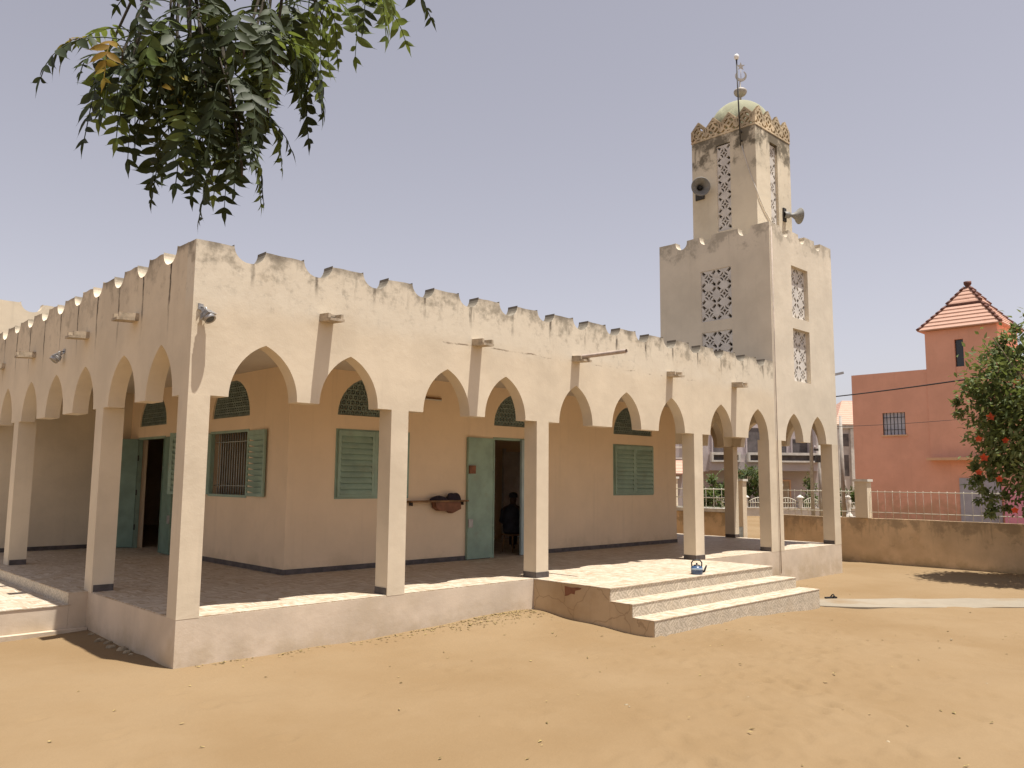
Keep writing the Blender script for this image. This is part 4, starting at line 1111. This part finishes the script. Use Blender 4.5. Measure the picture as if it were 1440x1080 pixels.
m.tube([(.1,.0,.46),(.13,-.45,.48),(.13,-.43,.12)], [.12,.1,.085], 12).tube([(-.1,.0,.46),(-.13,-.45,.48),(-.13,-.43,.12)], [.12,.1,.085], 12)
m.obj('robe', M['robe'], PE, recalc=True)
m = MB().lathe((0, -.015, 1.16), [(.094, 0), (.098, .05), (.085, .09), (.04, .115), (.0, .12)], 20); m.obj('cap', M['robe'], PE)
m = MB().lathe((0, -.112, 1.115), [(.0, .02), (.014, .0), (.012, -.02), (.0, -.024)], 8)
m.obj('nose', M['skin'], PE)
st = thing('stool', 'low dark stool under the person inside the doorway', 'stool', (8.72, 3.62, .0006))
MB().box(8.55, 8.89, 3.45, 3.79, .35, .385).obj('seat', M['wood'], st)
for a in (-1, 1):
    for b in (-1, 1): MB().tube([(8.72+a*.15, 3.62+b*.15, .0006), (8.72+a*.13, 3.62+b*.13, .349)], .018, 6).obj('leg', M['wood'], st)

# ------------------------------------------------------------------ foliage
def blade(mb, p, d, nrm, L, w, bend, fold=.25, n=4, smooth=True):
    """one leaflet: curved, pointed, folded along its midrib"""
    d = d.normalized(); side = d.cross(nrm)
    if side.length < 1e-4: side = d.orthogonal()
    side.normalize(); up = side.cross(d); vs = []; fs = []
    for k in range(n+1):
        t_ = k/n; ww = w*(sin(pi*min(t_*1.15+.06, 1))**.8)*(1-.35*t_) if k < n else .0
        c = p + d*L*t_ + side*bend*L*t_*t_ - up*.10*L*t_*t_
        vs += [c - side*ww + up*fold*ww, c, c + side*ww + up*fold*ww]
    for k in range(n):
        a = k*3; fs += [(a, a+1, a+4, a+3), (a+1, a+2, a+5, a+4)]
    mb.add(vs, fs, smooth)
NE = thing('neem_tree', 'neem tree branch with drooping feathery leaves hanging in from the top left', 'tree', (-8.2, -4.2, -.56))
tk = MB()
tk.tube([(-8.2, -4.2, -.8), (-8.15, -4.25, .3), (-8.0, -4.3, 1.4), (-7.9, -4.3, 2.3)], [.27, .22, .19, .17], 14)
tk.tube([(-7.9, -4.3, 2.2), (-7.0, -4.4, 3.2), (-5.8, -4.6, 3.9), (-4.6, -5.0, 4.2), (-3.75, -5.5, 4.15)], [.14, .115, .09, .06, .035], 12)
tk.tube([(-7.9, -4.3, 2.2), (-8.3, -3.6, 3.4), (-8.8, -2.6, 4.4)], [.12, .09, .06], 10)
bh = MB(); r = random.Random(12)
lf = {'neem': MB(), 'neemlit': MB(), 'neemyellow': MB()}
HUBS = [(-2.95,-6.50,2.93,.9),(-2.90,-6.18,3.08,.5),(-2.78,-6.62,2.97,1.),(-2.59,-6.42,3.16,1.),(-2.77,-6.38,2.90,1.),(-2.72,-6.62,2.84,1.),(-2.44,-6.52,3.19,.8),
        (-2.39,-6.74,3.22,.7),(-2.34,-6.90,3.24,.6),(-2.68,-6.80,2.93,1.),(-2.67,-6.36,3.02,.9),(-2.88,-6.36,2.95,.9),(-2.68,-6.72,2.80,1.),(-2.40,-6.58,3.10,.8),
        (-2.62,-6.58,3.25,.9),(-2.83,-6.56,3.13,.5),(-2.20,-6.80,3.40,.7),(-2.86,-6.26,2.90,.8),(-2.70,-6.55,2.74,.9),(-2.66,-6.84,3.0,.8),(-2.52,-6.62,3.0,.8),(-2.76,-6.48,2.72,.9),(-2.66,-6.62,2.68,.8),(-2.58,-6.78,2.78,.5),(-2.60,-6.66,2.68,.7),(-2.62,-6.70,2.58,.5),(-2.60,-6.64,2.60,.6),(-2.30,-6.62,3.28,.6)]
J1, J2, J3 = Vector((-3.0, -6.15, 3.72)), Vector((-2.72, -6.35, 3.55)), Vector((-2.45, -6.6, 3.62))
root = Vector((-3.75, -5.5, 4.15))
bh.tube([root, (-3.35, -5.85, 4.0), J1], [.035, .026, .018], 8); bh.tube([J1, (-2.86, -6.24, 3.62), J2, (-2.6, -6.46, 3.6), J3, (-2.3, -6.72, 3.58)], [.018, .015, .013, .012, .01, .008], 8)
def neemleaf(p, az, L, mat, droop):
    """pinnate leaf: rachis arches out then hangs; pairs of curved leaflets"""
    h = Vector((cos(az), sin(az), 0)); pts = [p.copy()]; n = 9; ang = r.uniform(-.3, .7)
    q = p.copy()
    for k in range(n):
        ang -= droop*(.25 + .03*k) ; ang = max(ang, -1.45)
        q = q + (h*cos(ang) + Vector((0, 0, sin(ang))))*L/n; pts.append(q.copy())
    lf[mat].tube(pts, [.0022]*4+[.0017]*(len(pts)-4), 4, False)
    pl = random.Random(int(az*1000)); sd = Vector((-h.y, h.x, 0))
    twist = r.uniform(-.5, .5)
    for k in range(3, n+1):
        t_ = (k-3)/(n-3); d = (pts[min(k+1, n)]-pts[k-1]).normalized()
        ll = L*(.245 if t_ < .8 else .2)*(.72+.45*sin(pi*min(1, t_*.8+.2)))
        for sg in (-1, 1):
            if r.random() < .09: continue
            dirv = (d*r.uniform(.35, .8) + sd*sg*(.8+r.uniform(-.25, .25)) + Vector((0, 0, -.4+r.gauss(0, .22))) + h*(twist*.3+r.gauss(0, .2))).normalized()
            blade(lf[mat], pts[k], dirv, d.cross(sd*1.0)+h*.2+Vector((r.gauss(0, .3), r.gauss(0, .3), r.gauss(0, .3))), ll*r.uniform(.7, 1.12), ll*.185, sg*-r.uniform(.1, .45), .3, 5)
    blade(lf[mat], pts[n], (pts[n]-pts[n-1]), h, L*.19, L*.028, .1, .3, 4)
for i, (x, y, z, s_) in enumerate(HUBS):
    H = Vector((x, y, z)); j = min((J1, J2, J3), key=lambda q: (q-H).length)
    mid = (H+j)/2 + Vector((r.uniform(-.03, .03), r.uniform(-.03, .03), .05))
    bh.tube([j, mid, H, H+Vector((0, 0, -.03))], [.007, .0055, .004, .003], 6)
    n = int(5.2*s_+2); a0 = r.uniform(0, 6.28)
    for k in range(n):
        mt = 'neem'
        u = r.random()
        if x > -2.5 and u < .7: mt = 'neemlit'  # right side gets more of the painted sunlit tone
        elif u < .13: mt = 'neemlit'
        if i in (0, 1, 11) and k < 1: mt = 'neemyellow'
        start = H.lerp(mid, r.uniform(0, .5))
        neemleaf(start, a0+2*pi*k/n+r.uniform(-.3, .3), r.uniform(.22, .37)*(.85+.2*s_), mt, r.choice((r.uniform(.35, .8), r.uniform(.7, 1.25))))
# more of the crown, out of the picture along the limb
for k in range(26):
    t_ = r.random(); H = Vector((-8.0, -4.2, 3.6)).lerp(Vector((-4.8, -4.6, 4.5)), t_)+Vector((r.gauss(0, .35), r.gauss(0, .35), r.gauss(.2, .3)))
    n = 7
    for q in range(n): neemleaf(H, 2*pi*q/n+r.uniform(-.3, .3), r.uniform(.28, .38), 'neem', r.uniform(.75, 1.2))
    q0 = Vector((-7.6, -4.33, 2.55)).lerp(Vector((-4.6, -5.0, 4.2)), t_) if False else [Vector((-7.0, -4.4, 3.2)), Vector((-5.8, -4.6, 3.9)), Vector((-4.6, -5.0, 4.2))][int(t_*2.99)]
    tk.tube([H, H.lerp(q0, .5)+Vector((0, 0, .06)), q0], [.004, .008, .015], 5)
bh.obj('branch', M['twig'], NE); tk.obj('trunk', M['bark'], NE)
for k in lf: lf[k].obj('leaves', M[k], NE, recalc=False)

def crownleaves(mb, c, rad, n, L, r, gap=.0, lump_n=9, shape=None, inner=.35):
    """leaf faces in uneven clumps spread through the crown"""
    c = Vector(c); lumps = []
    for _ in range(lump_n):
        while True:
            q = Vector((r.uniform(-1, 1), r.uniform(-1, 1), r.uniform(-1, 1)))
            if inner < q.length < 1: break
        lumps.append((Vector((q.x*rad[0], q.y*rad[1], q.z*rad[2])), r.uniform(.2, .36)))
    for _ in range(n):
        lc, lr = lumps[r.randrange(lump_n)]; q = Vector((r.gauss(0, .5), r.gauss(0, .5), r.gauss(0, .5)))
        p = c + lc + Vector((q.x*rad[0]*lr, q.y*rad[1]*lr, q.z*rad[2]*lr))
        if shape and not shape(p): continue
        d = (p - c).normalized()*.6 + Vector((r.gauss(0, .6), r.gauss(0, .6), r.gauss(-.1, .6)))
        blade(mb, p, d, Vector((r.gauss(0, .5), r.gauss(0, .5), 1)), L*r.uniform(.7, 1.3), L*.3, r.uniform(-.2, .2), .25, 3)
HB = thing('hibiscus_tree', 'bushy green hibiscus tree with red flowers in front of the terracotta house', 'tree', (19.15, -5.0, -.72))
HC = (18.75, -4.25, 3.15)
tk = MB(); r = random.Random(31)
tk.tube([(19.15, -5.0, -1.0), (19.12, -4.95, .4), (19.05, -4.8, 1.4)], [.10, .08, .07], 10)
for k in range(16):
    a = r.uniform(0, 6.28); e1 = Vector((HC[0]+cos(a)*r.uniform(.6, 1.6), HC[1]+sin(a)*r.uniform(.6, 1.6), r.uniform(1.4, 5.0)))
    tk.tube([(19.08, -4.85, r.uniform(.5, 1.4)), Vector((19.05, -4.8, 1.5)).lerp(e1, .55)+Vector((0, 0, .25)), e1], [.045, .026, .01], 6)
tk.obj('trunk', M['bark'], HB)
ca, cb = MB(), MB()
crownleaves(ca, HC, (1.5, 1.75, 2.05), 6500, .15, r, lump_n=46, inner=.15)
crownleaves(cb, HC, (1.45, 1.7, 2.0), 6500, .15, r, lump_n=46, inner=.15)
for cxyz, n in (((18.2,-2.75,3.6), 300), ((18.1,-2.8,1.7), 300), ((18.2,-3.1,1.05), 260), ((18.5,-3.7,4.9), 300)):
    crownleaves(ca, cxyz, (.45, .4, .4), n, .14, r, lump_n=6)
ca.obj('crown', M['hib'], HB, recalc=False); cb.obj('crown', M['hibdark'], HB, recalc=False)
FL = [(x-.12, y+.3, z+.1) for x, y, z in ((17.78,-3.62,3.0),(17.72,-3.45,2.05),(17.75,-3.35,2.5),(17.8,-3.9,2.45),(17.7,-3.75,1.55),(17.8,-3.3,1.7),(17.75,-4.2,3.8),(17.9,-4.4,3.2),(17.8,-4.0,.85))]
for k, p in enumerate(FL):
    m = MB(); n0 = Vector((-.75, -.3, r.uniform(-.2, .4))).normalized(); a1 = n0.orthogonal().normalized(); a2 = n0.cross(a1)
    for q in range(5):
        a = 2*pi*q/5; blade(m, Vector(p), (a1*cos(a)+a2*sin(a))*.85+n0*.5, n0, .12 if k in (0, 1) else .09, .06, .15, .15, 3)
    m.obj('flower', M['flower'], HB, recalc=False)

def bush(loc, rad, n, L, label, seed, mat='bushleaf', name='bush', cat='bush'):
    r = random.Random(seed); b = thing(name, label, cat, loc)
    t_ = MB()
    for k in range(6):
        a = r.uniform(0, 6.28); t_.tube([(loc[0], loc[1], min(loc[2], GZ)-.15), (loc[0]+cos(a)*rad[0]*.3, loc[1]+sin(a)*rad[1]*.3, loc[2]+rad[2]*1.0)], [.05, .02], 6)
    t_.obj('stem', M['bark'], b)
    m = MB(); crownleaves(m, (loc[0], loc[1], loc[2]+rad[2]*1.05), rad, n, L, r, lump_n=14, inner=.2); m.obj('crown', M[mat], b, recalc=False)
p = sqp(10.9, -14, GZ); bush(tuple(p), (1.0, 1.0, 1.15), 1500, .22, 'rounded green bush behind the railing left of the rear pillar', 3)
p = sqp(16.9, -2, .1); bush(tuple(p), (1.3, 1.2, 1.3), 1100, .24, 'green shrub in front of the villa balcony behind the open gateway', 4)
p = sqp(20.2, -8.2, GZ); bush(tuple(p), (.75, .75, .95), 900, .2, 'green bush above the white balustrade beside the minaret', 6)
p = sqp(19.8, -3.2, GZ); bush(tuple(p), (.6, .6, 1.4), 600, .2, 'dark slim shrub by the utility pole in front of the villa', 8)
pm = thing('palm', 'arching palm with broad fronds between the gateway and the minaret pillar', 'palm', tuple(sqp(16.1, -2, GZ)))
P0 = sqp(16.1, -2, GZ); MB().tube([P0-Vector((0, 0, .3)), P0+Vector((.1, 0, 1.3)), P0+Vector((.1, .1, 2.6))], [.2, .17, .13], 10).obj('trunk', M['bark'], pm)
m = MB(); r = random.Random(5); top = P0+Vector((.1, .1, 2.6))
for k in range(17):
    a = 2*pi*k/17+r.uniform(-.2, .2); h = Vector((cos(a), sin(a), 0)); an = r.uniform(.3, 1.3); q = top.copy(); L = r.uniform(1.7, 2.7); pts = [q.copy()]
    for s_ in range(10):
        an -= .22; q = q+(h*cos(an)+Vector((0, 0, sin(an))))*L/10; pts.append(q.copy())
    m.tube(pts, [.03-.0025*i for i in range(11)], 5)
    sd = Vector((-h.y, h.x, 0))
    for s_ in range(2, 11):
        for sg in (-1, 1):
            d = (pts[s_]-pts[s_-1]).normalized()
            blade(m, pts[s_], d*.7+sd*sg+Vector((0, 0, -.35)), Vector((0, 0, 1)), .5*(1-.035*s_), .05, 0, .2, 3)
m.obj('fronds', M['palmleaf'], pm, recalc=False)

# ------------------------------------------------------------------ light, sky, camera
w = bpy.data.worlds.new('World'); sc.world = w; w.use_nodes = True
nt = w.node_tree; bg = nt.nodes['Background']
sun_dir = Vector((.083, -.222, 1.0)).normalized()              # towards the sun
el = math.asin(sun_dir.z); az = math.atan2(sun_dir.x, sun_dir.y)
sk = nt.nodes.new('ShaderNodeTexSky'); sk.sky_type = 'NISHITA'; sk.sun_disc = False
sk.sun_elevation = el; sk.sun_rotation = az; sk.air_density = 1.15; sk.dust_density = .8; sk.ozone_density = 1.0; sk.altitude = 10
hz = nt.nodes.new('ShaderNodeHueSaturation'); hz.inputs['Saturation'].default_value = .32; nt.links.new(sk.outputs[0], hz.inputs['Color'])
tn = nt.nodes.new('ShaderNodeMix'); tn.data_type = 'RGBA'; tn.blend_type = 'MULTIPLY'; tn.inputs[0].default_value = 1
tn.inputs[7].default_value = (1.055, .985, 1.03, 1); nt.links.new(hz.outputs[0], tn.inputs[6])    # dusty lilac air
nt.links.new(tn.outputs[2], bg.inputs[0]); bg.inputs[1].default_value = .075
L = bpy.data.lights.new('sun', 'SUN'); L.energy = 5.0; L.angle = radians(.53); L.color = (1.0, .95, .87)
lo = bpy.data.objects.new('sun', L); COL.objects.link(lo); lo.rotation_euler = (-sun_dir).to_track_quat('-Z', 'Y').to_euler(); lo.location = (5, -10, 30)
cam = bpy.data.cameras.new('camera'); co = bpy.data.objects.new('camera', cam); COL.objects.link(co)
cam.sensor_width = 36; cam.lens = 1144.17/1440*36; cam.clip_end = 2000; cam.clip_start = .05
pch, yaw, rol = radians(6.6409), radians(44.1842), radians(.4781)
fw = Vector((sin(yaw)*cos(pch), cos(yaw)*cos(pch), sin(pch))); rt = Vector((cos(yaw), -sin(yaw), 0)); up = rt.cross(fw)
rt2 = rt*cos(rol)+up*sin(rol); up2 = -rt*sin(rol)+up*cos(rol)
co.matrix_world = Matrix(((rt2.x, up2.x, -fw.x, -3.77975), (rt2.y, up2.y, -fw.y, -9.17921), (rt2.z, up2.z, -fw.z, 1.56819), (0, 0, 0, 1)))
sc.camera = co
vs_ = sc.view_settings; vs_.view_transform = 'Standard'; vs_.look = 'None'; vs_.gamma = 1; vs_.exposure = .68; vs_.use_curve_mapping = False
sc.cycles.max_bounces = 8; sc.cycles.diffuse_bounces = 5
